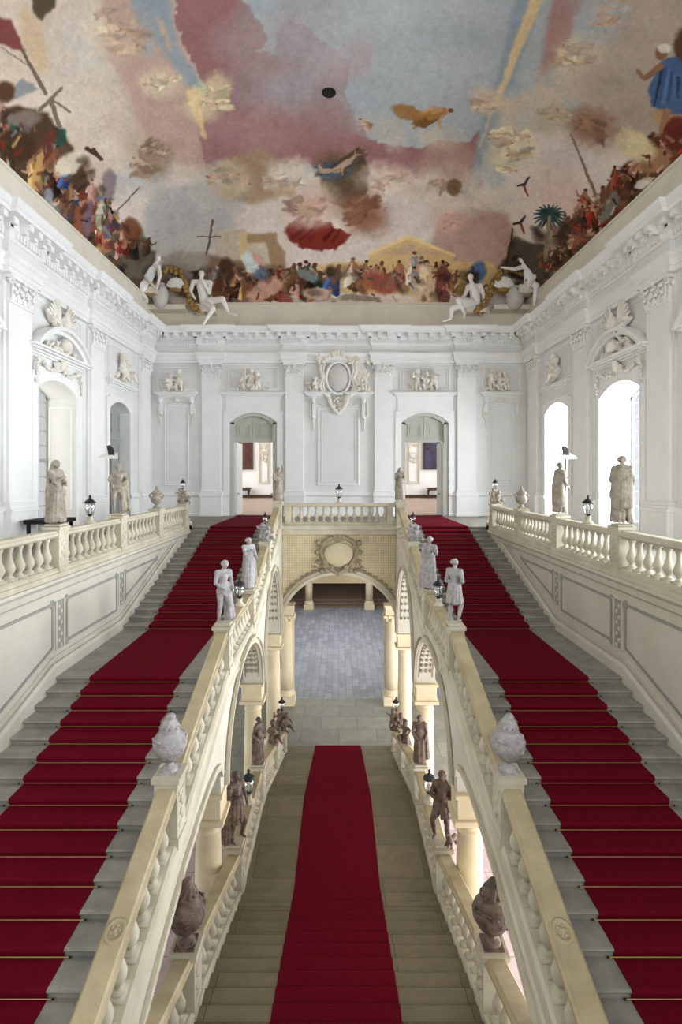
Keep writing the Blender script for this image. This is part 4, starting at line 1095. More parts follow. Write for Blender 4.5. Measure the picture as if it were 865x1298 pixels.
# right rim
poly([(636, 345), (650, 304), (700, 310), (716, 282), (756, 268), (790, 210), (830, 180), (870, 150), (920, 150), (920, 200), (862, 232), (800, 280), (748, 322), (700, 352), (690, 372)], (104, 74, 54), 1, 5, 1.5, 3)
poly([(640, 340), (652, 300), (692, 314), (700, 345), (680, 362), (650, 356)], (92, 88, 76), .9, 3, 1.5)
for k in range(34):
    t = pr_.random(); bx0 = 690 + 180 * t; by0 = 352 - 132 * t
    person_(bx0 + pr_.uniform(-16, 4), by0 - pr_.uniform(0, 44) * (.4 + .6 * t), pr_.uniform(26, 48) * (.8 + .3 * t), pr_.uniform(-.4, .9), cloth=pr_.choice([(120, 80, 54), (92, 60, 42), (152, 70, 46), (84, 70, 58), (140, 96, 66), (160, 60, 40)]))
for (x, y, rx, ry, c, ro) in ((780, 292, 26, 9, (150, 62, 40), -.5), (772, 262, 8, 22, (120, 124, 112), .5), (830, 204, 26, 14, (168, 124, 88), -.3), (816, 232, 12, 7, (206, 200, 186), -.4), (845, 148, 18, 12, (180, 142, 96), .2), (858, 168, 18, 22, (118, 52, 42), .3), 
                          (866, 60, 12, 22, (96, 66, 50), 0), (806, 184, 28, 18, (206, 186, 140), .6), (700, 300, 8, 16, (150, 140, 110), .1), (736, 312, 12, 12, (156, 88, 60), -.4)):
    blob(x, y, rx, ry, c, .9, ro, warp=2)
poly([(838, 78), (856, 72), (880, 90), (880, 140), (850, 144), (826, 134), (822, 112), (830, 96)], (74, 102, 148), .95, 2.5, .8)
for k in range(7): stroke((840 + 4 * k, 84 + 3 * k), (830 + 6 * k, 134 - 2 * k), 2.4, 1.2, sh((74, 102, 148), .62 + .1 * (k * 3 % 7)), .8)
stroke((838, 84), (818, 100), 4.5, 3, (150, 108, 80)); stroke((818, 100), (808, 90), 3, 2, (150, 108, 80)); stroke((846, 142), (838, 166), 5, 3, (160, 118, 86)); blob(838, 68, 8, 9, (140, 98, 72), .95, soft=.2, warp=1); blob(842, 62, 9, 6, (206, 200, 186), .9, .2, soft=.2, warp=1)
for k in range(20):
    a = -2.9 + k * .31; stroke((697, 270), (697 + 20 * math.cos(a), 270 + 16 * math.sin(a) + 5), 2.6, .8, sh((56, 78, 76), pr_.uniform(.8, 1.3)), .95)
stroke((697, 275), (692, 330), 2.2, 2.6, (140, 132, 104)); stroke((724, 170), (762, 262), 1.2, 2.4, (128, 112, 90)); stroke((650, 290), (642, 340), 1.5, 1.5, (88, 70, 54))
for _ in range(60):
    t = pr_.random(); x = 700 + 165 * t; y = 342 - 130 * t + pr_.uniform(-50, 2); c = pr_.choice(CLOTH[:5] + SKIN); stroke((x, y), (x + pr_.uniform(-9, 9), y + pr_.uniform(-9, 9)), pr_.uniform(1, 3), pr_.uniform(.6, 2), c, .8)
# floating groups of figures on clouds
def floater(x, y, s, skin, cloth, al):
    r = pr_; a = r.uniform(-.6, .6) + (PI if r.random() < .5 else 0)
    def go(p, an, l): return (p[0] + l * math.cos(an), p[1] + l * math.sin(an))
    for k in range(r.randint(5, 8)):                       # trailing cloth
        p = (x + r.uniform(-.25, .25) * s, y + r.uniform(-.18, .18) * s); an = a + r.uniform(-.35, .35); q = go(p, an, s * r.uniform(.25, .45)); q2 = go(q, an + r.uniform(-.9, .9), s * r.uniform(.1, .25))
        c = sh(cloth, r.uniform(.78, 1.1)); stroke(p, q, s * .14, s * .11, c, al * .8, soft=2.5); stroke(q, q2, s * .1, s * .05, c, al * .8, soft=2)
    for k in range(2):                                     # wings
        if r.random() < .6:
            an = a + PI + r.uniform(-1, 1); q = go((x, y), an, s * .2)
            for j in range(4): stroke(q, go(q, an + .18 * j, s * (.36 - .05 * j)), s * .08, s * .05, sh(cloth, .85 + .06 * j), al * .7, soft=1.5)
    n = go((x, y), a + PI, s * .28); stroke((x, y), n, s * .11, s * .1, skin, al, soft=1.2); blob(*go(n, a + PI, s * .13), s * .07, s * .07, sh(skin, .95), al, soft=.5, warp=.3); blob(*go(n, a + PI, s * .17), s * .06, s * .05, (124, 96, 70), al * .7, soft=.5, warp=.3)
    for k in range(2):
        an = a + r.uniform(-.5, .5); e = go((x, y), an, s * .25); stroke((x, y), e, s * .06, s * .045, sh(skin, .93), al, soft=1); stroke(e, go(e, an + r.uniform(-.9, .9), s * .24), s * .042, s * .02, sh(skin, .88), al, soft=1)
        an = a + PI + r.uniform(-1.6, 1.6); e = go(n, an, s * .17); stroke(n, e, s * .045, s * .03, skin, al, soft=1); stroke(e, go(e, an + r.uniform(-.9, .9), s * .16), s * .03, s * .015, skin, al, soft=1)
def flyers(x, y, w, h, n, cols, s=16, al=.8, skins=None):
    cloudy(x - w, x + w, y - h, y + h, 6, cols, s * .5, s * .9, .5 * al)
    for _ in range(n): floater(x + pr_.uniform(-w, w), y + pr_.uniform(-h, h), s * pr_.uniform(1.0, 1.6), skin=pr_.choice(skins or [(200, 166, 138), (188, 152, 124)]), cloth=pr_.choice(cols), al=al)
flyers(145, 38, 28, 26, 7, [(214, 192, 154), (196, 168, 140), (178, 150, 130)], 24, .75); flyers(205, 102, 14, 10, 4, [(216, 198, 156), (200, 180, 150)], 16, .8)
flyers(266, 125, 14, 18, 5, [(214, 200, 150), (196, 180, 140)], 18, .85); poly([(236, 114), (252, 112), (262, 178), (254, 172)], (218, 186, 128), .85, 2, 1.2); flyers(186, 200, 16, 18, 4, [(160, 130, 106), (142, 118, 98)], 20, .7)
flyers(290, 226, 16, 10, 4, [(186, 170, 140), (150, 158, 164)], 20, .85); flyers(362, 224, 14, 16, 4, [(190, 160, 120), (204, 190, 170)], 22, .85)
blob(402, 296, 40, 20, (136, 48, 38), .95, .12, soft=.12, warp=3); poly([(418, 290), (448, 296), (424, 310)], (146, 62, 48), .95, 1.5, .8); blob(438, 268, 22, 22, (226, 220, 206), .95, .3, soft=.15, warp=3)
for k in range(6): stroke((372 + 10 * k, 300 + 3 * (k % 3)), (392 + 8 * k, 286 + k), 3, 1.5, sh((136, 48, 38), .75 + .12 * (k % 4)), .7)
poly([(404, 226), (420, 206), (440, 204), (462, 196), (468, 216), (466, 246), (440, 262), (410, 252)], (86, 74, 60), .95, 3, 1.2); blob(420, 240, 12, 15, (132, 118, 70), .9, 0, soft=.2, warp=.6); flyers(392, 262, 14, 10, 3, [(214, 196, 182), (190, 150, 130)], 26, .9)
flyers(430, 214, 14, 10, 3, [(110, 88, 64), (90, 98, 110)], 24, .9); flyers(462, 268, 6, 8, 2, [(150, 100, 76)], 24, .85, [(156, 104, 80)])
flyers(500, 230, 26, 10, 6, [(214, 200, 176), (200, 170, 150)], 17, .7); flyers(560, 236, 20, 9, 4, [(206, 192, 170), (176, 150, 126)], 16, .75); blob(577, 238, 9, 11, (126, 92, 60), .85)
person_(520, 156, 56, 1.25, (190, 144, 112), (168, 118, 62), .95); blob(518, 142, 20, 9, (162, 112, 58), .9, .3, warp=2); person_(472, 166, 22, -.8, (206, 168, 136), (186, 150, 120), .9)
flyers(624, 130, 16, 10, 4, [(216, 190, 150), (196, 170, 146)], 18, .7); flyers(646, 190, 16, 26, 7, [(216, 200, 160), (196, 176, 140)], 20, .8); flyers(730, 68, 16, 22, 6, [(206, 190, 150), (190, 170, 150)], 24, .7); flyers(760, 24, 18, 16, 4, [(160, 166, 168), (190, 160, 140)], 24, .65)
flyers(748, 158, 8, 8, 2, [(150, 112, 88)], 24, .85, [(166, 124, 96)]); flyers(708, 150, 14, 16, 4, [(176, 160, 128)], 18, .6); flyers(570, 278, 12, 8, 2, [(206, 160, 140)], 15, .7)
for (x, y) in ((665, 236), (660, 284)): stroke((x - 8, y), (x, y - 2), 1.5, 2, (70, 58, 56)); stroke((x, y - 2), (x + 6, y - 11), 2, 1, (60, 60, 66)); stroke((x, y), (x + 5, y + 12), 1.8, 1, (140, 62, 48))
# plaster grain, brown glaze deepening the rim crowds, muted colour
RIM = [[(-40, 130), (62, 150), (110, 205), (160, 290), (196, 350), (172, 384), (96, 320), (40, 262), (-40, 200)], [(250, 345), (420, 345), (600, 350), (600, 384), (250, 386)], [(650, 310), (716, 290), (790, 210), (920, 150), (920, 200), (800, 280), (700, 352), (660, 362)]]
for q in RIM:
    for k in range(60):
        x, y = pr_.choice(q); j = pr_.choice(q); f = pr_.random(); x = x + (j[0] - x) * f; y = y + (j[1] - y) * f
        blob(x, y, pr_.uniform(3, 10), pr_.uniform(2, 8), pr_.choice([(70, 54, 44), (90, 70, 54), (60, 50, 46), (120, 96, 76)]), .5, pr_.uniform(-1, 1), soft=.8)
g_ = IMG.mean(-1, keepdims=True); IMG = g_ + (IMG - g_) * .7; IMG = (IMG - 150) * 1.16 + 143
IMG *= (1 + .035 * N3 + .03 * NF + .03 * fbm(5, 2))[..., None]
IMG = np.clip(IMG, 0, 255)
PAINT_GAIN = 1.38
def lin(c):
    c = c / 255.; return np.where(c <= .04045, c / 12.92, ((c + .055) / 1.055) ** 2.4)
def paint_lookup(px, py):
    x = np.clip((px - PX0) * PS, 0, PW - 1.01); y = np.clip((py - PY0) * PS, 0, PH - 1.01)
    x0 = x.astype(int); y0 = y.astype(int); fx = (x - x0)[:, None]; fy = (y - y0)[:, None]
    c = (IMG[y0, x0] * (1 - fx) + IMG[y0, x0 + 1] * fx) * (1 - fy) + (IMG[y0 + 1, x0] * (1 - fx) + IMG[y0 + 1, x0 + 1] * fx) * fy
    out = np.clip(lin(c) * PAINT_GAIN, 0, .92)
    k = np.clip((-py - 60) / 300, 0, 1)[:, None]
    return out * (1 - k) + np.array(S(170, 166, 160)) * k
# ---------------------------------------------------------------- coved vault with the painted ceiling
VZ0, VZ1, VR = 10.76, 14.2, 7.2
def vault_z(x, y):
    a = HX - abs(x) ; b = DB - y
    a = np.maximum(a, 0); b = np.maximum(b, 0)
    fa = np.sqrt(np.maximum(0, 1 - (1 - np.minimum(a, VR) / VR) ** 2)); fb = np.sqrt(np.maximum(0, 1 - (1 - np.minimum(b, VR) / VR) ** 2))
    k = 9.0
    f = -np.log(np.exp(-k * fa) + np.exp(-k * fb)) / k + math.log(2) / k * np.exp(-6 * np.abs(fa - fb)) * 1.0
    return VZ0 + (VZ1 - VZ0) * np.clip(f, 0, 1)
def spaced(n, L, R_):
    """arc-length like spacing: fine near the wall"""
    t = np.linspace(0, 1, n); return L * (t ** 1.6)
NX2 = 300
xa = spaced(NX2, HX, VR)[::-1]
xs = np.concatenate([-(HX - spaced(NX2, HX, VR)), (HX - spaced(NX2, HX, VR))[::-1][1:]])
ysf = DB - np.linspace(0, 1, 520) ** 1.5 * 17.0
ysn = np.linspace(ysf[-1], D0, 40)[1:]
ys_ = np.concatenate([ysf, ysn])
X, Y = np.meshgrid(xs, ys_); Z = vault_z(X, Y)
verts = np.stack([X, Y, Z], -1).reshape(-1, 3)
ny, nx = X.shape
idx = np.arange(ny * nx).reshape(ny, nx)
quads = np.stack([idx[:-1, :-1], idx[:-1, 1:], idx[1:, 1:], idx[1:, :-1]], -1).reshape(-1, 4)
me = bpy.data.meshes.new('ceiling')
me.vertices.add(len(verts)); me.vertices.foreach_set('co', verts.astype(np.float32).ravel())
me.loops.add(quads.size); me.loops.foreach_set('vertex_index', quads.astype(np.int32).ravel())
me.polygons.add(len(quads)); me.polygons.foreach_set('loop_start', np.arange(0, quads.size, 4, dtype=np.int32))
me.update(); me.validate()
me.polygons.foreach_set('use_smooth', [True] * len(quads))
px = CX + F * X / np.maximum(Y, .5); py = CY - F * (Z - EYE) / np.maximum(Y, .5)
rgb = paint_lookup(px.ravel(), py.ravel())
ca = me.color_attributes.new('fresco', 'FLOAT_COLOR', 'POINT')
ca.data.foreach_set('color', np.concatenate([rgb, np.ones((len(rgb), 1))], 1).astype(np.float32).ravel())
ceil_ob = bpy.data.objects.new('ceiling', me); col.objects.link(ceil_ob); ceil_ob['kind'] = 'structure'
ceil_ob['label'] = 'coved vault covered by a colourful baroque fresco'
m = bpy.data.materials.new('fresco'); m.use_nodes = True; nt = m.node_tree; b = nt.nodes['Principled BSDF']
at_ = nt.nodes.new('ShaderNodeAttribute'); at_.attribute_name = 'fresco'
nt.links.new(at_.outputs['Color'], b.inputs['Base Color']); b.inputs['Roughness'].default_value = .85; b.inputs['Specular IOR Level'].default_value = .1
me.materials.append(m)
# ---------------------------------------------------------------- figures in stone
BASEJ = dict(pel=(0, 0, .52), chest=(0, 0, .72), neck=(0, .0, .83), head=(0, -.01, .915), shL=(-.105, 0, .795), shR=(.105, 0, .795),
             elL=(-.15, .02, .63), elR=(.15, .02, .63), haL=(-.13, -.08, .52), haR=(.13, -.08, .52),
             hipL=(-.055, 0, .5), hipR=(.055, 0, .5), knL=(-.07, -.04, .28), knR=(.07, -.01, .27), anL=(-.075, .02, .04), anR=(.08, .0, .04))
def human(**k):
    J = dict(BASEJ); hair = k.pop('hair', 1); fat = k.pop('fat', 1.0); face = k.pop('face', (0, -1, 0)); J.update(k)
    V = {a: Vector(b) for a, b in J.items()}
    f = Vector(face).normalized(); up = Vector((0, 0, 1)); sd = f.cross(up).normalized()
    L = []
    def c(a, ra, b, rb): L.append((a, ra * fat, b, rb * fat))
    c(V['pel'], .078, V['chest'] - (V['chest'] - V['pel']) * .45, .066); c(V['chest'] - (V['chest'] - V['pel']) * .45, .066, V['chest'], .082)
    c(V['shL'], .045, V['shR'], .045); c(V['chest'] + (V['shL'] - V['chest']) * .4, .06, V['chest'] + (V['shR'] - V['chest']) * .4, .06)
    c(V['hipL'], .068, V['hipR'], .068)
    c(V['chest'], .055, V['neck'], .036); c(V['neck'], .032, V['head'] - (V['head'] - V['neck']) * .2, .032)
    h = V['head']
    c(h - up * .02 + f * .012, .043, h + up * .02, .053); c(h - up * .035 + f * .03, .02, h - up * .03 + f * .032, .02)
    L.append((h + f * .055 + up * .008, .008, h + f * .064 - up * .012, .012))
    for q in (-1, 1): L.append((h + f * .046 + up * .02 + sd * .018 * q, .011, h + f * .046 + up * .02 + sd * .026 * q, .009)); L.append((h + sd * .052 * q, .012, h + sd * .052 * q - up * .015, .01))
    if hair:
        for q in range(5):
            a = PI * (q / 4); L.append((h + up * (.04 * math.sin(a) + .01) + sd * .045 * math.cos(a) - f * .02, .026, h + up * (.01) + sd * .035 * math.cos(a) - f * .045, .026))
        if hair > 1: L.append((h - f * .06 + up * .02, .032, h - f * .075 - up * .0, .026))
    for s in 'LR':
        c(V['sh' + s], .042, V['el' + s], .031); c(V['el' + s], .031, V['ha' + s], .02)
        d = (V['ha' + s] - V['el' + s]).normalized(); b = d.orthogonal().normalized()
        c(V['ha' + s], .021, V['ha' + s] + d * .03, .021)
        for q in (-1.5, -.5, .5, 1.5): L.append((V['ha' + s] + d * .03 + b * .01 * q, .008, V['ha' + s] + d * .065 + b * .011 * q - f * 0, .006))
        L.append((V['ha' + s] + b * .016, .009, V['ha' + s] + d * .03 + b * .032, .007))
        c(V['hip' + s], .066, V['kn' + s], .044); c(V['kn' + s], .043, V['kn' + s] * .55 + V['an' + s] * .45, .04); c(V['kn' + s] * .55 + V['an' + s] * .45, .038, V['an' + s], .023)
        t = V.get('to' + s, V['an' + s] + f * .09 - up * .02); c(V['an' + s] - f * .015 - up * .012, .022, t, .018)
    return L
def folds(r, n, z0, a0, b0, c0, z1, a1, b1, c1, rad=.022, ang=(0, 2 * PI), core=True):
    L = []
    for i in range(n):
        t = ang[0] + (ang[1] - ang[0]) * (i + r.uniform(-.2, .2)) / n
        p = (c0[0] + a0 * math.cos(t), c0[1] + b0 * math.sin(t), z0 + r.uniform(-.01, .01))
        q = (c1[0] + a1 * math.cos(t + r.uniform(-.12, .12)), c1[1] + b1 * math.sin(t), z1 + r.uniform(0, .015))
        m = tuple((u + v) / 2 + r.uniform(-.01, .01) for u, v in zip(p, q))
        L += [(p, rad, m, rad * 1.15), (m, rad * 1.15, q, rad * 1.3)]
    if core: L.append(((c0[0], c0[1], z0), min(a0, b0) * .95, (c1[0], c1[1], z1 + min(a1, b1)), min(a1, b1) * .95))
    return L
def robe(r, wide=1.0, z0=.62, sway=0.0): return folds(r, 17, z0, .085, .07, (0, 0), .03, .145 * wide, .115 * wide, (sway, 0), .021)
def skirt(r, z0=.6, z1=.3): return folds(r, 13, z0, .085, .075, (0, 0), z1, .12, .1, (0, 0), .022)
def mantle(r, z1=.12, back=1, hood=False):
    L = []
    for i in range(11):
        t = PI * (i / 10) ; x = .105 * math.cos(t); y = back * .055 * math.sin(t)
        a = (x * .5, y * .5 + back * .01, .84); a2 = (x * 1.02, y * .8 + back * .02, .755); L.append((a, .02, a2, .02)); a = a2; b = (x * 1.25, y + back * .05, .5 + r.uniform(-.02, .02)); c_ = (x * 1.2 + r.uniform(-.01, .01), y * 1.5 + back * .03, z1 + r.uniform(0, .05))
        L += [(a, .018, b, .021), (b, .021, c_, .024)]
    if hood:
        for i in range(7):
            t = PI * i / 6; L.append(((.048 * math.cos(t), back * .03, .92 + .045 * math.sin(t)), .019, (.085 * math.cos(t), back * .035, .8), .024))
    return L
def sash(p, q, sag, r=.026, n=4):
    L = []
    for k in range(n):
        m = tuple((a + b) / 2 for a, b in zip(p, q)); m = (m[0], m[1] - .03, m[2] - sag - k * .028)
        L += [((p[0], p[1], p[2] - k * .02), r, m, r), (m, r, (q[0], q[1], q[2] - k * .02), r)]
    return L

def place(L, loc, h, yaw):
    cs, sn = math.cos(yaw), math.sin(yaw); out = []
    def tr(p): return (loc[0] + h * (p[0] * cs - p[1] * sn), loc[1] + h * (p[0] * sn + p[1] * cs), loc[2] + h * p[2])
    for a, ra, b, rb in L: out.append((tr(a), ra * h, tr(b), rb * h))
    return out
def statue(L, loc, h, yaw, m, label, group=None, extra=None, name='statue', cat='statue', vox=.016, plinth=True):
    t = thing(name, label, cat, loc, group); b = .06 if plinth else 0
    if plinth:
        q = MB(); w = .165; q.box(loc[0] - w, loc[0] + w, loc[1] - w, loc[1] + w, loc[2] + .004, loc[2] + .05); q.build('plinth', M['stone'], t, bevel=.01)
    q = MB().caps(place(L, (loc[0], loc[1], loc[2] + b - .0), h, yaw))
    q.build('figure', M[m], t, remesh=vox)
    if extra:
        for nm, LL in extra.items(): MB().caps(place(LL, (loc[0], loc[1], loc[2] + b), h, yaw)).build(nm, M[m], t, remesh=vox)
    return t
def zr(y): return zline(sorted(IR), y)[0] + .08
def zc_(y): return zline(sorted(CR), y)[0] + .08
ZG = .95
rs = random.Random(11)
# gallery left
statue(human(elL=(-.13, -.08, .64), haL=(-.02, -.13, .7), elR=(.14, -.05, .62), haR=(.05, -.14, .6)) + robe(rs, 1.05) + mantle(rs, .16, 1, True) + sash((-.12, -.06, .74), (.13, -.05, .5), .05),
       (-6.0, 11.7, ZG), 1.36, R(75), 'mgrey', 'veiled stone woman in a long robe on the left gallery pedestal nearest the camera')
statue(human(elL=(-.17, -.02, .66), haL=(-.12, -.1, .56), elR=(.16, .0, .66), haR=(.1, -.12, .6), knL=(-.09, -.08, .3), chest=(.02, 0, .72)) + folds(rs, 8, .8, .05, .05, (.1, .08), .04, .08, .07, (.15, .08)) + sash((-.12, -.05, .55), (.14, 0, .55), .04),
       (-6.0, 15.0, ZG), 1.36, R(25), 'mgrey', 'stone man with bare legs and a hanging cloak before the closed grey door')
# gallery right
statue(human(elR=(.13, -.1, .66), haR=(.03, -.17, .68)) + robe(rs, .9) + mantle(rs, .12, 1), (6.0, 15.0, ZG), 1.4, R(110), 'mgrey',
       'cloaked statue in front of the narrower bright window on the right gallery')
statue(human(elR=(.15, -.05, .62), haR=(.12, -.14, .56), elL=(-.14, -.05, .62), hair=2) + robe(rs, .95) + mantle(rs, .2, 1) + sash((-.12, .05, .74), (.14, .06, .45), .05), (6.0, 11.7, ZG), 1.46, R(150), 'mgrey',
       'heavily draped statue turned away, before the large bright window on the right gallery')
# inner pedestals
statue(human(elL=(-.15, -.04, .63), haL=(-.06, -.12, .56), knR=(.07, -.09, .3), anR=(.06, .06, .05), head=(.02, -.02, .915), pel=(-.02, 0, .52)) + folds(rs, 7, .6, .06, .05, (.06, .02), .05, .07, .05, (.12, .0)) + sash((-.1, -.05, .6), (.11, -.03, .52), .04),
       (-2.45, 11.7, zr(11.7)), 1.33, R(35), 'mwhite', 'pale marble man with bare torso and hip cloth, left inner pedestal beside the landing')
statue(human(head=(-.02, -.05, .9), elL=(-.13, -.08, .66), haL=(-.02, -.12, .72), elR=(.14, -.04, .62), haR=(.1, -.12, .58), hair=2) + robe(rs, .75) + folds(rs, 7, .75, .06, .05, (.09, .04), .1, .08, .06, (.12, .03)),
       (-2.45, 14.9, zr(15.0)), 1.42, R(45), 'mwhite', 'pale marble woman with bowed head higher up the left inner parapet')
statue(human(elL=(-.15, .02, .64), haL=(-.05, -.1, .6), elR=(.15, .0, .62), haR=(.08, -.12, .6), knL=(-.08, -.07, .29)) + skirt(rs, .6, .3) + sash((-.1, -.05, .7), (.1, -.05, .56), .03),
       (2.45, 11.7, zr(11.7)), 1.36, R(140), 'mwhite', 'pale marble figure in short tunic, right inner pedestal beside the landing')
statue(human(elL=(-.14, -.05, .64), haL=(-.03, -.12, .62), elR=(.16, -.06, .66), haR=(.17, -.12, .74), hair=2) + robe(rs, .8) + folds(rs, 8, .8, .07, .06, (-.08, .02), .06, .11, .09, (-.1, .0)),
       (2.45, 14.9, zr(15.0)), 1.42, R(-30), 'mwhite', 'pale marble woman wrapped in drapery higher up the right inner parapet')
statue(human(elR=(.14, -.03, .9), haR=(.1, -.06, 1.03), elL=(-.16, -.05, .66), haL=(-.1, -.13, .6), chest=(.01, 0, .72)) + robe(rs, .85) + mantle(rs, .3, 1) + sash((-.1, -.06, .72), (.12, -.04, .55), .05),
       (-2.46, 22.25, .98), 1.35, R(20), 'mgrey', 'small stone statue with one arm raised on the left corner of the bridge')
statue(human(elL=(-.13, -.08, .64), haL=(-.02, -.13, .66), elR=(.13, -.06, .64), haR=(.03, -.13, .62)) + robe(rs, .95) + mantle(rs, .14, 1, True),
       (2.46, 22.25, .98), 1.35, R(-10), 'mgrey', 'small hooded stone statue on the right corner of the bridge')
# dark statues of the central flight
statue(human(elL=(-.15, -.02, .66), haL=(-.1, -.12, .7), elR=(.16, 0, .65), haR=(.14, -.08, .52), knR=(.1, -.08, .28), anR=(.12, .02, .05), hair=2) + skirt(rs, .62, .3) + folds(rs, 8, .82, .05, .05, (-.09, .06), .04, .09, .07, (-.12, .05)),
       (-2.19, 11.7, zc_(11.7)), 1.5, R(50), 'mbrown', 'dark brown statue of a striding figure in a tunic on the left lower balustrade')
statue(human() + robe(rs, .9) + mantle(rs, .2, 1) + sash((-.1, -.06, .72), (.12, -.04, .55), .05), (-2.19, 15.0, zc_(15.0)), 1.25, R(60), 'mbrown', 'dark brown draped statue further down the left lower balustrade')
statue(human(elL=(-.15, -.04, .64), haL=(-.04, -.12, .6), knL=(-.12, -.06, .3), anL=(-.12, .03, .05)) + skirt(rs, .62, .38) + mantle(rs, .32, 1), (2.19, 11.7, zc_(11.7)), 1.52, R(-30), 'mbrown',
       'dark brown statue with a small dog at its feet, right lower balustrade',
       extra={'dog': [((.13, -.06, .08), .04, (.16, .06, .08), .045), ((.13, -.07, .1), .035, (.12, -.09, .19), .03), ((.12, -.1, .2), .032, (.11, -.15, .19), .018), ((.11, -.07, .08), .016, (.11, -.09, .0), .014), ((.16, -.07, .08), .016, (.16, -.09, .0), .014), ((.14, .07, .06), .03, (.12, .04, .0), .018), ((.18, .07, .06), .03, (.18, .04, .0), .018), ((.17, .1, .08), .012, (.2, .15, .1), .008)]})
statue(human(elL=(-.14, -.06, .64), haL=(-.05, -.12, .56)) + robe(rs, .8) + folds(rs, 7, .8, .06, .05, (.08, .05), .1, .09, .06, (.1, .03)), (2.19, 15.0, zc_(15.0)), 1.3, R(-20), 'mbrown', 'dark brown robed statue further down the right lower balustrade')

# ---------------------------------------------------------------- putti
def putto(pose='sit', r=None, face=(0, -1, 0)):
    r = r or rs; j = lambda s=.03: r.uniform(-s, s)
    if pose == 'sit':
        J = dict(pel=(0, 0, .2), chest=(j(), .02, .42), neck=(j(.01), 0, .53), head=(j(), -.02, .68), shL=(-.13, 0, .49), shR=(.13, 0, .49), elL=(-.24, -.08, .42 + j(.1)), elR=(.24, -.08, .42 + j(.1)),
                 haL=(-.2, -.22, .5 + j(.14)), haR=(.2, -.22, .45 + j(.14)), hipL=(-.08, 0, .16), hipR=(.08, 0, .16), knL=(-.18, -.2, .2 + j(.06)), knR=(.16, -.22, .22 + j(.06)), anL=(-.1, -.26, .02), anR=(.22, -.3, .0))
    else:
        J = dict(pel=(0, 0, .38), chest=(j(), 0, .58), neck=(0, 0, .69), head=(j(), -.02, .83), shL=(-.13, 0, .65), shR=(.13, 0, .65), elL=(-.24, -.05, .62 + j(.12)), elR=(.24, -.06, .6 + j(.12)),
                 haL=(-.26, -.2, .74 + j(.14)), haR=(.22, -.2, .5 + j(.14)), hipL=(-.08, 0, .35), hipR=(.08, 0, .35), knL=(-.12, -.1, .2), knR=(.11, -.04, .19), anL=(-.1, -.02, .03), anR=(.13, .02, .03))
    V = {a: Vector(b) for a, b in J.items()}; L = []
    c = lambda a, ra, b, rb: L.append((a, ra, b, rb))
    c(V['pel'], .13, V['chest'], .12); c(V['shL'], .065, V['shR'], .065); c(V['neck'], .06, V['head'] - Vector((0, 0, .07)), .06)
    c(V['head'], .115, V['head'] + Vector((0, .01, .03)), .11); c(V['head'] + Vector((0, -.1, -.04)), .03, V['head'] + Vector((0, -.115, -.03)), .02)
    for k in range(8): a = k * PI / 4; h = V['head'] + Vector((.07 * math.cos(a), .06 * math.sin(a), .08)); c(h, .045, h, .04)
    for s in 'LR':
        c(V['sh' + s], .06, V['el' + s], .05); c(V['el' + s], .05, V['ha' + s], .036); c(V['ha' + s], .036, V['ha' + s] + (V['ha' + s] - V['el' + s]) * .25, .024)
        c(V['hip' + s], .095, V['kn' + s], .075); c(V['kn' + s], .072, V['an' + s], .045); c(V['an' + s], .04, V['an' + s] + Vector((0, -.1, -.01)), .03)
    return L

# ---------------------------------------------------------------- lanterns
def lantern(loc, h, label, group='glass lanterns on the balustrades', ped=True, pm='stone'):
    x, y, z = loc; t = thing('lantern', label, 'lantern', loc, group); k = h
    if ped:
        MB().lathe((x, y, z), [(.19 * k, 0), (.2 * k, .03 * k), (.16 * k, .06 * k), (.1 * k, .12 * k), (.09 * k, .2 * k), (.12 * k, .23 * k), (.1 * k, .25 * k)], 16).build('pedestal', M[pm], t, smooth=True)
        z0 = .25 * k
    else: z0 = 0
    MB().lathe((x, y, z + z0), [(.03 * k, 0), (.09 * k, .05 * k), (.1 * k, .07 * k), (.05 * k, .08 * k)], 14).build('collar', M['iron'], t, smooth=True)
    MB().lathe((x, y, z + z0), [(.07 * k, .08 * k), (.13 * k, .16 * k), (.165 * k, .27 * k), (.165 * k, .38 * k), (.13 * k, .48 * k)], 18).build('glass_globe', M['glass'], t, smooth=True)
    MB().lathe((x, y, z + z0), [(.2 * k, .47 * k), (.2 * k, .5 * k), (.13 * k, .57 * k), (.06 * k, .62 * k), (.035 * k, .66 * k), (.05 * k, .7 * k), (.015 * k, .76 * k)], 18).build('cap', M['iron'], t, smooth=True)
    q = MB()
    for a in range(4): q.tube([(x + .1 * k * math.cos(a * PI / 2), y + .1 * k * math.sin(a * PI / 2), z + z0 + .07 * k), (x + .17 * k * math.cos(a * PI / 2), y + .17 * k * math.sin(a * PI / 2), z + z0 + .3 * k), (x + .15 * k * math.cos(a * PI / 2), y + .15 * k * math.sin(a * PI / 2), z + z0 + .48 * k)], .006, 4)
    q.build('cage', M['iron'], t)
    MB().cap((x, y, z + z0 + .08 * k), .02 * k, (x, y, z + z0 + .26 * k), .035 * k).build('burner', M['stucco2'], t, smooth=True)
    return t
lantern((-6, 13.3, .87), .68, 'glass lantern with black cap between the veiled woman and the bare-legged statue, left gallery')
lantern((6, 13.3, .87), .68, 'glass lantern with black cap between the two cloaked statues, right gallery')
lantern((-2.45, 13.6, zline(sorted(IR), 13.6)[0]), .7, 'glass lantern between the two marble statues of the left inner parapet')
lantern((2.45, 13.6, zline(sorted(IR), 13.6)[0]), .7, 'glass lantern between the two marble statues of the right inner parapet')
lantern((-2.19, 13.35, zline(sorted(CR), 13.35)[0]), .8, 'glass lantern on the left lower balustrade behind the striding dark statue')
lantern((2.19, 13.35, zline(sorted(CR), 13.35)[0]), .8, 'glass lantern on the right lower balustrade behind the statue with the dog')
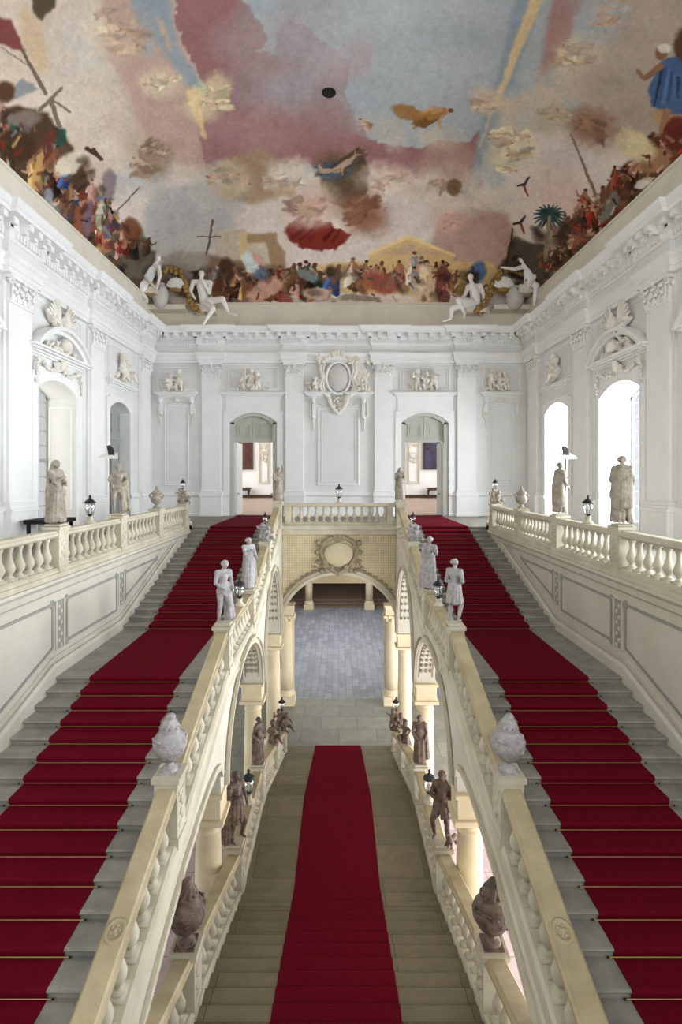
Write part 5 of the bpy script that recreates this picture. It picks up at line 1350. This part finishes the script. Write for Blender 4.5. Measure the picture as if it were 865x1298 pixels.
lantern((0, 22.42, .92), .78, 'small lantern standing on the middle of the bridge balustrade')
def putto_lantern(loc, h, m, label, yaw=0):
    x, y, z = loc; t = thing('putto_group', label, 'statue', loc, 'putti carrying lanterns')
    r = random.Random(int(abs(x * 100 + y * 7)))
    L = place(putto('stand', r), (x - .1 * h, y, z), h * .75, yaw) + place(putto('sit', r), (x + .14 * h, y - .04, z + .02), h * .72, yaw + .4)
    L += [((x, y, z + .03), .17 * h, (x, y, z + .08), .15 * h), ((x, y, z + .1), .08 * h, (x, y, z + .62 * h), .05 * h)]
    MB().caps(L).build('putti', M[m], t, remesh=.014)
    z0 = z + .66 * h; k = h * .62
    MB().lathe((x, y, z0), [(.06 * k, 0), (.1 * k, .05 * k), (.05 * k, .08 * k)], 12).build('collar', M['iron'], t, smooth=True)
    MB().lathe((x, y, z0), [(.07 * k, .08 * k), (.16 * k, .27 * k), (.165 * k, .38 * k), (.13 * k, .48 * k)], 14).build('glass_globe', M['glass'], t, smooth=True)
    MB().lathe((x, y, z0), [(.21 * k, .47 * k), (.2 * k, .5 * k), (.13 * k, .57 * k), (.04 * k, .66 * k), (.05 * k, .7 * k), (.015 * k, .78 * k)], 14).build('lantern_cap', M['iron'], t, smooth=True)
putto_lantern((-6, 21.2, ZG), .85, 'mgrey', 'putti with a lantern on the far end pedestal of the left gallery balustrade')
putto_lantern((6, 21.2, ZG), .85, 'mgrey', 'putti with a lantern on the far end pedestal of the right gallery balustrade')
putto_lantern((-2.45, 18.3, zr(18.3)), .85, 'mwhite', 'putti with a lantern near the top of the left inner parapet')
putto_lantern((2.45, 18.3, zr(18.3)), .85, 'mwhite', 'putti with a lantern near the top of the right inner parapet')
putto_lantern((-2.19, 21.15, zc_(21.15)), 1.1, 'mbrown', 'brown putti with a lantern at the foot of the left lower balustrade', .3)
putto_lantern((2.19, 21.15, zc_(21.15)), 1.1, 'mbrown', 'brown putti with a lantern at the foot of the right lower balustrade', -.3)
for s, w in ((-1, 'left'), (1, 'right')):
    x, y, z = s * 2.19, 18.3, zc_(18.3)
    t = thing('putto_statue', f'small brown stone putto seated part way down the {w} lower balustrade', 'statue', (x, y, z))
    MB().caps(place(putto('sit', random.Random(4 + s)), (x, y, z + .05), .85, -s * .5) + [((x, y, z + .05), .17, (x, y, z + .1), .15)]).build('putto', M['mbrown'], t, remesh=.016)

# ---------------------------------------------------------------- urns
def urn(loc, h, m, label, kind=0, group=None):
    x, y, z = loc; t = thing('urn', label, 'urn', loc, group)
    q = MB(); w = .15 * h; q.box(x - w, x + w, y - w, y + w, z, z + .04 * h)
    q.lathe((x, y, z), [(.145 * h, .04 * h), (.13 * h, .08 * h), (.07 * h, .13 * h), (.06 * h, .17 * h), (.11 * h, .2 * h)], 20); q.build('foot', M[m], t, smooth=False)
    if kind == 2:
        prof = [(.1, .19), (.2, .27), (.25, .38), (.22, .48), (.17, .54), (.17, .6), (.22, .64), (.22, .67), (.12, .7)]
    else: prof = [(.1, .19), (.2, .28), (.28, .42), (.29, .52), (.25, .62), (.17, .68), (.15, .72), (.18, .75), (.1, .78)]
    MB().lathe((x, y, z), [(a * h, b * h) for a, b in prof], 24).build('body', M[m], t, smooth=True)
    L = []; r = random.Random(int(abs(x * 31 + y * 17)))
    if kind == 2:
        for s in (-1, 1): L += [((x + s * .22 * h, y, z + .62 * h), .03 * h, (x + s * .31 * h, y, z + .56 * h), .03 * h), ((x + s * .31 * h, y, z + .56 * h), .03 * h, (x + s * .24 * h, y, z + .42 * h), .035 * h)]
        for k in range(8): a = k * PI / 4; L.append(((x + .1 * h * math.cos(a), y + .1 * h * math.sin(a), z + .72 * h), .05 * h, (x, y, z + .82 * h), .04 * h))
        L.append(((x, y, z + .8 * h), .07 * h, (x, y, z + .95 * h), .035 * h))
    else:
        for k in range(14):                                  # draped festoon and folds round the shoulder
            a = k * 2 * PI / 14; b = a + .7
            L.append(((x + .27 * h * math.cos(a), y + .27 * h * math.sin(a), z + (.5 + .1 * math.sin(2 * a)) * h), .028 * h, (x + .27 * h * math.cos(b), y + .27 * h * math.sin(b), z + (.56 + .06 * math.sin(2 * b)) * h), .03 * h))
            L.append(((x + .18 * h * math.cos(a), y + .18 * h * math.sin(a), z + .3 * h), .018 * h, (x + .26 * h * math.cos(a), y + .26 * h * math.sin(a), z + .44 * h), .018 * h))
        for k in range(10): a = k * 2 * PI / 10 + .2; L.append(((x + .15 * h * math.cos(a), y + .15 * h * math.sin(a), z + .77 * h), .035 * h, (x + .09 * h * math.cos(a + .3), y + .09 * h * math.sin(a + .3), z + .86 * h), .035 * h))
        L.append(((x, y, z + .8 * h), .11 * h, (x, y, z + .86 * h), .1 * h)); L.append(((x, y, z + .9 * h), .085 * h, (x + .02, y, z + .93 * h), .08 * h))
    MB().caps(L).build('carved_garland', M[m], t, remesh=.012)
    return t
for s, w in ((-1, 'left'), (1, 'right')):
    urn((s * 6, 18.15, ZG), .78, 'mgrey', f'handled stone vase with a flaming lid on the {w} gallery balustrade', 2)
    urn((s * 2.45, 8.0, zr(8.0)), .84, 'mwhite', f'pale marble urn wrapped in drapery on the {w} inner parapet of the steps')
    urn((s * 2.19, 7.92, zc_(7.92)), .95, 'mbrown', f'dark brown carved urn on the {w} lower balustrade')

# gallery furnishings
def uplight(x, y, label):
    t = thing('floor_lamp', label, 'lamp', (x, y, 0), 'floor lamps of the side galleries')
    MB().lathe((x, y, 0), [(.22, 0), (.22, .03), (.03, .05)], 16).build('base', M['iron'], t)
    MB().cap((x, y, .05), .025, (x, y, 2.65), .025).build('pole', M['iron'], t, smooth=True)
    MB().prism([(x - .34, y - .14, 2.62), (x + .34, y - .14, 2.62), (x + .22, y + .16, 2.78), (x - .22, y + .16, 2.78)], (0, 0, .06)).build('reflector', M['stucco2'], t)
    MB().prism([(x - .05, y, 2.72), (x + .14, y, 2.72), (x + .1, y, 2.98), (x - .02, y, 3.1), (x - .12, y, 3.08)], (0, .08, 0)).build('lamp_head', M['iron'], t)
uplight(-8.05, 19.4, 'slim black floor lamp with white reflector before the grey door of the left gallery')
uplight(8.05, 19.6, 'slim black floor lamp with white reflector before the narrow bright window, right gallery')
t = thing('bench', 'black bench behind the veiled stone woman on the left gallery', 'bench', (-8.7, 16.4, 0))
MB().box(-9.1, -8.2, 15.9, 17.2, .62, .74).build('seat', M['black'], t)
for x in (-9.0, -8.3):
    for y in (16.0, 17.1): MB().box(x - .04, x + .04, y - .04, y + .04, 0, .62).build('leg', M['black'], t)
# ---------------------------------------------------------------- stucco reliefs
def lumps(r, n, u0, u1, w0, w1, v=.08, s=(.04, .12)):
    L = []
    for _ in range(n):
        u, w = r.uniform(u0, u1), r.uniform(w0, w1); a = r.uniform(0, 2 * PI); l = r.uniform(*s)
        L.append(((u, v * r.uniform(.3, 1), w), l * .5, (u + l * math.cos(a), v * r.uniform(.3, 1.3), w + l * math.sin(a)), l * .3))
    return L
def relief(T, c, w, figs, label, seed, width=1.3, cat='relief', name='putti_relief', group=None, sc_=1.15):
    r = random.Random(seed); t = thing(name, label, cat, T(c, 0, w), group)
    for (du, pose, yaw) in figs:
        L = []
        P = place(putto(pose, r), (c + du, -.18, w + r.uniform(0, .06)), sc_, yaw)      # x=u, -y=out
        L = [((a[0], -a[1], a[2]), ra, (b[0], -b[1], b[2]), rb) for a, ra, b, rb in P]
        MB(T).caps(L).build('putto', M['relief'], t, remesh=.022)
    L = lumps(r, 40, c - width / 2, c + width / 2, w - .02, w + .22) + lumps(r, 10, c - width / 2, c + width / 2, w + .1, w + .55, s=(.04, .2))
    L += [((c - width / 2, .05, w - .02), .05, (c + width / 2, .05, w - .02), .05)]
    MB(T).caps(L, 6).build('drapery_and_foliage', M['relief'], t, smooth=True)
relief(BW, -8.3, 6.3, [(-.2, 'sit', .5), (.25, 'stand', -.3)], 'white putti relief at the far left of the back wall above a blank panel', 1, 1.3)
relief(BW, -4.4, 6.3, [(-.05, 'stand', .2), (.3, 'sit', -.6), (-.4, 'sit', .7)], 'white putti relief above the left doorway', 2, 1.7)
relief(BW, 4.35, 6.3, [(-.4, 'stand', .3), (.05, 'sit', 0), (.42, 'stand', -.3)], 'white putti relief above the right doorway', 3, 1.5)
relief(BW, 8.0, 6.3, [(-.3, 'stand', .2), (.08, 'sit', 0), (.4, 'sit', -.5)], 'white putti relief at the far right of the back wall above a blank panel', 4, 1.3)
relief(LW, 23.9, 6.1, [(-.1, 'stand', .2), (.25, 'sit', -.4)], 'white putto relief above the closed grey door on the left wall', 5, 1.2, sc_=1.25)
relief(RW, 24.0, 6.1, [(0, 'stand', 0), (-.3, 'sit', .4)], 'white putto relief above the narrow bright window on the right wall', 6, 1.2, sc_=1.25)
def trophy(T, c, label, seed):
    r = random.Random(seed); t = thing('trophy_relief', label, 'relief', T(c, 0, 6.15))
    L = [((c + .05, .25, 6.4), .24, (c + .1, .2, 6.48), .2)] + lumps(r, 34, c - 1.0, c + 1.0, 6.16, 6.34, .2, (.08, .2)) + lumps(r, 14, c - .55, c + .55, 6.2, 6.6, .2, (.1, .25))
    MB(T).caps(L, 7).build('tympanum_armour', M['relief'], t, smooth=True)
    L = [((c, .3, 7.14), .2, (c, .28, 7.25), .17), ((c, .3, 7.38), .1, (c, .3, 7.5), .04)]
    for q in (-1, 1):
        for k in range(6): a = .35 + .22 * k; L.append(((c + q * .15, .2, 7.05), .05, (c + q * (.25 + .75 * math.cos(a)), .22, 7.0 + .8 * math.sin(a)), .045))
    L += lumps(r, 26, c - .8, c + .8, 6.95, 7.25, .25, (.08, .24))
    MB(T).caps(L, 7).build('helmet_and_banners', M['relief'], t, smooth=True)
    L = []
    for q in (-1, 1):
        P = [(c + q * x, .13, w) for x, w in ((.1, 5.72), (.4, 5.5), (.75, 5.46), (1.05, 5.6), (1.4, 5.72))]
        P += [(c + q * 1.5, .12, 5.3), (c + q * 1.47, .12, 4.9)]
        for (p0, p1) in zip(P[:-1], P[1:]):
            for k in range(5):
                f = k / 5; b = [p0[i] + (p1[i] - p0[i]) * f for i in range(3)]; b[0] += r.uniform(-.04, .04); b[2] += r.uniform(-.04, .04)
                L.append((b, r.uniform(.035, .065), (b[0] + r.uniform(-.06, .06), b[1] + .03, b[2] + r.uniform(-.06, .06)), .04))
    L += [((c, .15, 5.68), .16, (c, .2, 5.8), .12)] + lumps(r, 12, c - .3, c + .3, 5.5, 5.8, .15, (.08, .16))
    MB(T).caps(L, 8).build('garland', M['relief'], t, smooth=True)
for T, w, q in ((LW, 'left', 0), (RW, 'right', 1)):
    trophy(T, 18.62, f'helmet trophy with garland over the segmental pediment of the {w} wall window', 20 + q)
# oval cartouche in the middle of the back wall
t = thing('cartouche', 'large white oval cartouche crowned and flanked by figures, centre of the back wall', 'cartouche', BW(0, 0, 6))
OC = (-.04, 6.97)
MB(BW).ell((OC[0], .12, OC[1]), (.52, .16, .7), n=32, m=12).build('oval_field', mat('oval_plaster', S(206, 203, 198), .6, .02, 1), t, smooth=True)
rg = []
for k in range(41):
    a = 2 * PI * k / 40; rg.append((OC[0] + .6 * math.cos(a), .17, OC[1] + .8 * math.sin(a)))
MB(BW).tube(rg, .07, 8).build('oval_frame', M['stucco2'], t, smooth=True)
r = random.Random(9); L = []
for q in (-1, 1):
    P = [(.0, 8.3), (.3, 8.2), (.55, 7.95), (.82, 7.75), (.9, 7.35), (.78, 6.95), (.92, 6.6), (.8, 6.25), (.5, 6.02), (.42, 5.7), (.2, 5.35), (0, 5.18)]
    L += [((OC[0] + q * a[0], .17, a[1]), .1, (OC[0] + q * b[0], .17, b[1]), .1) for a, b in zip(P[:-1], P[1:])]
    L += [((OC[0] + q * a[0] * .85, .2, a[1]), .05, (OC[0] + q * b[0] * .85, .2, b[1]), .06) for a, b in zip(P[2:-1], P[3:])]
L += lumps(r, 26, OC[0] - .35, OC[0] + .35, 5.3, 6.05, .2, (.08, .16))
for k in range(7): a = PI * (.12 + .76 * k / 6); L.append(((OC[0] + .28 * math.cos(a), .25, 8.0 + .1 * math.sin(a)), .07, (OC[0] + .34 * math.cos(a), .28, 8.12 + .2 * math.sin(a)), .07))
MB(BW).caps(L).build('scrollwork', M['relief'], t, smooth=True)
for nm, seed, du, w, pose, yaw, s in (('putto', 1, -.95, 7.55, 'sit', .5, .9), ('putto', 2, -1.15, 6.3, 'sit', .7, .9), ('putto', 3, 1.2, 6.3, 'sit', -.6, .8)):
    P = place(putto(pose, random.Random(seed)), (OC[0] + du, -.2, w), s, yaw)
    MB(BW).caps([((a[0], -a[1], a[2]), ra, (b[0], -b[1], b[2]), rb) for a, ra, b, rb in P]).build(nm, M['relief'], t, remesh=.022)
L = []
for k in range(16):
    a = R(20 + 4.3 * k); L.append(((.72, .15, 6.6 + .05 * k), .06, (.72 + .8 * math.cos(a), .2, 6.75 + .05 * k + .65 * math.sin(a)), .045))
L += lumps(r, 34, .7, 1.5, 6.28, 7.9, .18, (.06, .24))
MB(BW).caps(L, 7).build('wing', M['relief'], t, smooth=True)
MB(BW).caps(lumps(r, 30, -1.55, -.7, 6.28, 7.0, .15, (.06, .22)), 7).build('trophies', M['relief'], t, smooth=True)

# ---------------------------------------------------------------- stucco figures seated on the ledge of the vault
def sitter(J, d, label, extra=(), depth=.25):
    """J: joints measured (px,py[,out]) at distance d"""
    P = {k: Vector(at(v[0], v[1], d - (v[2] if len(v) > 2 else 0))) for k, v in J.items()}
    s = 3.0
    L = []
    c = lambda a, ra, b, rb: L.append((P[a] if isinstance(a, str) else a, ra * s, P[b] if isinstance(b, str) else b, rb * s))
    c('pel', .08, 'chest', .085); c('shL', .045, 'shR', .045); c('chest', .06, 'neck', .036); c('neck', .03, 'head', .034)
    L.append((P['head'] - Vector((0, 0, .05)), .12, P['head'] + Vector((0, 0, .05)), .145)); L.append((P['head'] + Vector((0, -.14, -.02)), .03, P['head'] + Vector((0, -.15, -.04)), .03))
    for q in 'LR':
        c('sh' + q, .042, 'el' + q, .032); c('el' + q, .031, 'ha' + q, .02); c('ha' + q, .022, P['ha' + q] + (P['ha' + q] - P['el' + q]).normalized() * .14, .013)
        c('hip' + q if 'hip' + q in P else 'pel', .07, 'kn' + q, .05); c('kn' + q, .046, 'an' + q, .026)
        c('an' + q, .026, 'to' + q, .018)
    hd = P['head']; t = thing('stucco_figure', label, 'statue', P['pel'], 'white stucco nudes on the vault ledge')
    MB().caps(L).build('figure', M['white'], t, remesh=.03)
    H = []
    for k in range(9): a = PI * k / 8; H.append((hd + Vector((.12 * math.cos(a), .03, .06 + .1 * math.sin(a))), .06, hd + Vector((.14 * math.cos(a), .06, 0)), .06))
    MB().caps(H).build('gilded_hair', M['gold'], t, smooth=True)
    r = random.Random(3); D = []
    pv = P['pel']
    for k in range(12): D.append((pv + Vector((r.uniform(-.35, .35), r.uniform(-.1, .2), r.uniform(-.15, .1))), .09, pv + Vector((r.uniform(-.55, .55), r.uniform(-.1, .2), r.uniform(-.6, 0))), .07))
    MB().caps(D).build('gilded_drapery', M['gold'], t, smooth=True)
    MB().box(pv.x - .5, pv.x + .5, pv.y - .1, pv.y + .7, pv.z - .5, pv.z - .12).build('seat_block', M['attic'], t)
    return t
def cr(s, ox, oy, d): return {k: (ox + v[0] / 5.406, oy + v[1] / 5.406) + tuple(v[2:]) for k, v in d.items()}
sitter(cr(0, 150, 290, dict(head=(275, 200, .2), neck=(258, 235, .1), chest=(225, 280), shL=(185, 262), shR=(275, 262, .1), elL=(190, 330, .2), haL=(240, 395, .3), elR=(285, 320, .2), haR=(270, 390, .3), pel=(195, 372), knL=(105, 395, .4), anL=(128, 490, .4), toL=(150, 538, .55), knR=(150, 430, .2), anR=(190, 470, .2), toR=(200, 500, .3))), 26.6, 'crouching white stucco figure at the far left corner of the vault ledge')
sitter(cr(0, 150, 290, dict(head=(572, 312, .3), neck=(570, 345, .2), chest=(572, 395, .1), shL=(515, 365, .1), shR=(630, 370, .1), elL=(495, 430, .1), haL=(520, 470, .3), elR=(625, 440, .3), haR=(575, 350, .5), pel=(590, 500), knL=(650, 548, .6), anL=(598, 630, .5), toL=(580, 662, .6), knR=(715, 482, .5), anR=(758, 575, .4), toR=(810, 592, .6))), 27.3, 'white stucco youth sitting on the ledge with hanging legs, left of the fresco')
sitter(cr(0, 550, 300, dict(head=(252, 280, .3), neck=(258, 310, .2), chest=(280, 370, .1), shL=(235, 345, .1), shR=(320, 338, .1), elL=(215, 400, .3), haL=(180, 435, .5), elR=(345, 400, .1), haR=(345, 440, .2), pel=(290, 450), knL=(170, 435, .6), anL=(215, 530, .5), toL=(205, 556, .7), knR=(125, 490, .6), anR=(115, 560, .5), toR=(65, 578, .8))), 27.3, 'white stucco youth leaning on the shell cartouche, right of the fresco')
sitter(cr(0, 550, 300, dict(head=(603, 155, .2), neck=(622, 190, .1), chest=(650, 245), shL=(620, 205), shR=(690, 215), elL=(555, 222, .1), haL=(480, 212, .1), elR=(690, 290, .3), haR=(655, 350, .4), pel=(655, 315), knL=(735, 205, .3), anL=(668, 320, .4), toL=(650, 350, .5), knR=(705, 335, .4), anR=(690, 440, .4), toR=(690, 470, .6))), 26.6, 'white stucco figure with outstretched arm at the far right corner of the vault ledge')
def shell(pts, ring, vase, d, label):
    t = thing('shell_cartouche', label, 'cartouche', at(ring[0], ring[1], d), 'gilded cartouches in the vault corners')
    P = [at(x, y, d) for x, y in pts]; q = MB(); r = random.Random(7)
    q.tube(P, [.12 + .05 * (i % 2) for i in range(len(P))], 8)
    for a, b in zip(P[:-1], P[1:]):
        for k in range(4):
            f = k / 4; c = [a[i] + (b[i] - a[i]) * f for i in range(3)]; q.ell((c[0] + r.uniform(-.12, .12), c[1] - .1, c[2] + r.uniform(-.12, .12)), (.13, .1, .13), n=7, m=5)
    q.build('gilded_scroll', M['gold'], t, smooth=True)
    q = MB(); rr = ring[2] * d / F; c = at(ring[0], ring[1], d)
    for a in range(9):
        an = R(20 + 17.5 * a); q.cap((c[0], d - .12, c[2] - .25), .05, (c[0] + rr * 1.25 * math.cos(an), d - .08, c[2] - .2 + rr * 1.35 * math.sin(an)), .1, 8)
    q.build('white_shell', M['white'], t, smooth=True)
    q = MB().ell((c[0], d - .1, c[2] - .3), (rr * .9, .2, rr * .35)); q.build('gilded_shell_foot', M['gold'], t, smooth=True)
    q = MB(); x, y, w, h = vase; p = at(x, y, d - .1)
    q.lathe((p[0], p[1], p[2]), [(a * w * d / F, b * h * d / F) for a, b in ((.35, 0), (.7, .12), (1, .4), (1, .65), (.75, .88), (.5, .95), (.65, 1)) ], 18); q.build('vase', mat('grey_vase', S(196, 192, 186), .6, .1, 3), t, smooth=True)
    MB().box(p[0] - 1.0, p[0] + 1.2, d - .05, d + .9, at(0, 392, d)[2], at(0, 386, d)[2]).build('ledge_block', M['attic'], t)
shell([(206, 344), (218, 340), (229, 347), (236, 362), (241, 378), (246, 390), (252, 394)], (224, 361, 8.5, -1), (203.5, 391, 10, 31), 27.2, 'gilded shell cartouche and grey vase between the two left stucco figures')
shell([(662, 346), (648, 341), (634, 346), (626, 358), (621, 372), (614, 386), (603, 395)], (638, 361, 9.5, 1), (653, 393, 11, 29), 27.2, 'gilded shell cartouche and grey vase between the two right stucco figures')
# black disc under the vault, its colour standing in for a hole's darkness
p = at(417, 117, 17.2)
zz = float(vault_z(np.array([p[0]]), np.array([17.2]))[0])
t = MB().lathe((p[0], 17.2 * (zz - EYE) / (p[2] - EYE), zz - .05), [(.2, 0), (.22, .02), (.22, .12)], 24).build('trim_90', M['black'], kind='structure', label='small black disc standing for a dark round opening in the painted vault')
# ---------------------------------------------------------------- camera, light
cd = bpy.data.cameras.new('camera'); cam = bpy.data.objects.new('camera', cd); col.objects.link(cam)
cam.location = (0, 0, EYE); cam.rotation_euler = (PI / 2, 0, 0)
cd.sensor_fit = 'VERTICAL'; cd.sensor_height = 24; cd.lens = F / 1298 * 24
cd.shift_y = -45 / 1298; cd.shift_x = 2.5 / 1298; cd.clip_start = .05; cd.clip_end = 300
sc.camera = cam
w = bpy.data.worlds.new('sky'); sc.world = w; w.use_nodes = True
bg = w.node_tree.nodes['Background']; bg.inputs['Color'].default_value = (.93, .96, 1, 1); bg.inputs['Strength'].default_value = .5
def area(name, loc, rot, sx, sy, power, color=(1, 1, 1)):
    l = bpy.data.lights.new(name, 'AREA'); l.shape = 'RECTANGLE'; l.size = sx; l.size_y = sy; l.energy = power; l.color = color
    o = bpy.data.objects.new(name, l); col.objects.link(o); o.location = loc; o.rotation_euler = rot; return o
for i, (a, b) in enumerate(WIN + [(22.75, 25.3)]):
    area('daylight_right', (11.3, (a + b) / 2, 2.9), (0, R(90), 0), 5.0, b - a + .3, 1550, (.85, .92, 1))
    if i < 4: area('daylight_left', (-11.3, (a + b) / 2, 2.9), (0, R(-90), 0), 5.0, b - a, 110, (1, .95, .88))
for x in (-6, 0, 6): area('rear_fill', (x, -12, 9.5), (R(80), 0, 0), 3.2, 6.5, 540, (.96, .97, 1))  # added fill lamps beyond the open rear end, brightening the back wall
# white hall windows, aisle daylight, and an added overhead panel for the vestibule
for s in (-1, 1): area('hall_window_light', (s * 12.8, 40, 4.5), (0, R(90) * s, 0), 7, 20, 1500)
area('vestibule_fill', (0, 37, -3.1), (0, 0, 0), 8, 14, 760, (.94, .97, 1))  # added panel just below the vestibule ceiling, brightens the floor
area('aisle_daylight', (9.4, 15, -6.3), (0, R(90), 0), 3.4, 22, 2700, (.96, .96, 1))
area('aisle_daylight_left', (-9.4, 17, -6.3), (0, R(-90), 0), 3.4, 20, 420, (.9, .95, 1))
vs = sc.view_settings; vs.view_transform = 'Standard'; vs.look = 'None'; vs.exposure = .34; vs.gamma = 1; vs.use_curve_mapping = False
sc.cycles.use_denoising = True
sc.cycles.max_bounces = 8; sc.cycles.diffuse_bounces = 5; sc.cycles.transparent_max_bounces = 8
sc.cycles.sample_clamp_indirect = 6
sc.cycles.caustics_reflective = False; sc.cycles.caustics_refractive = False
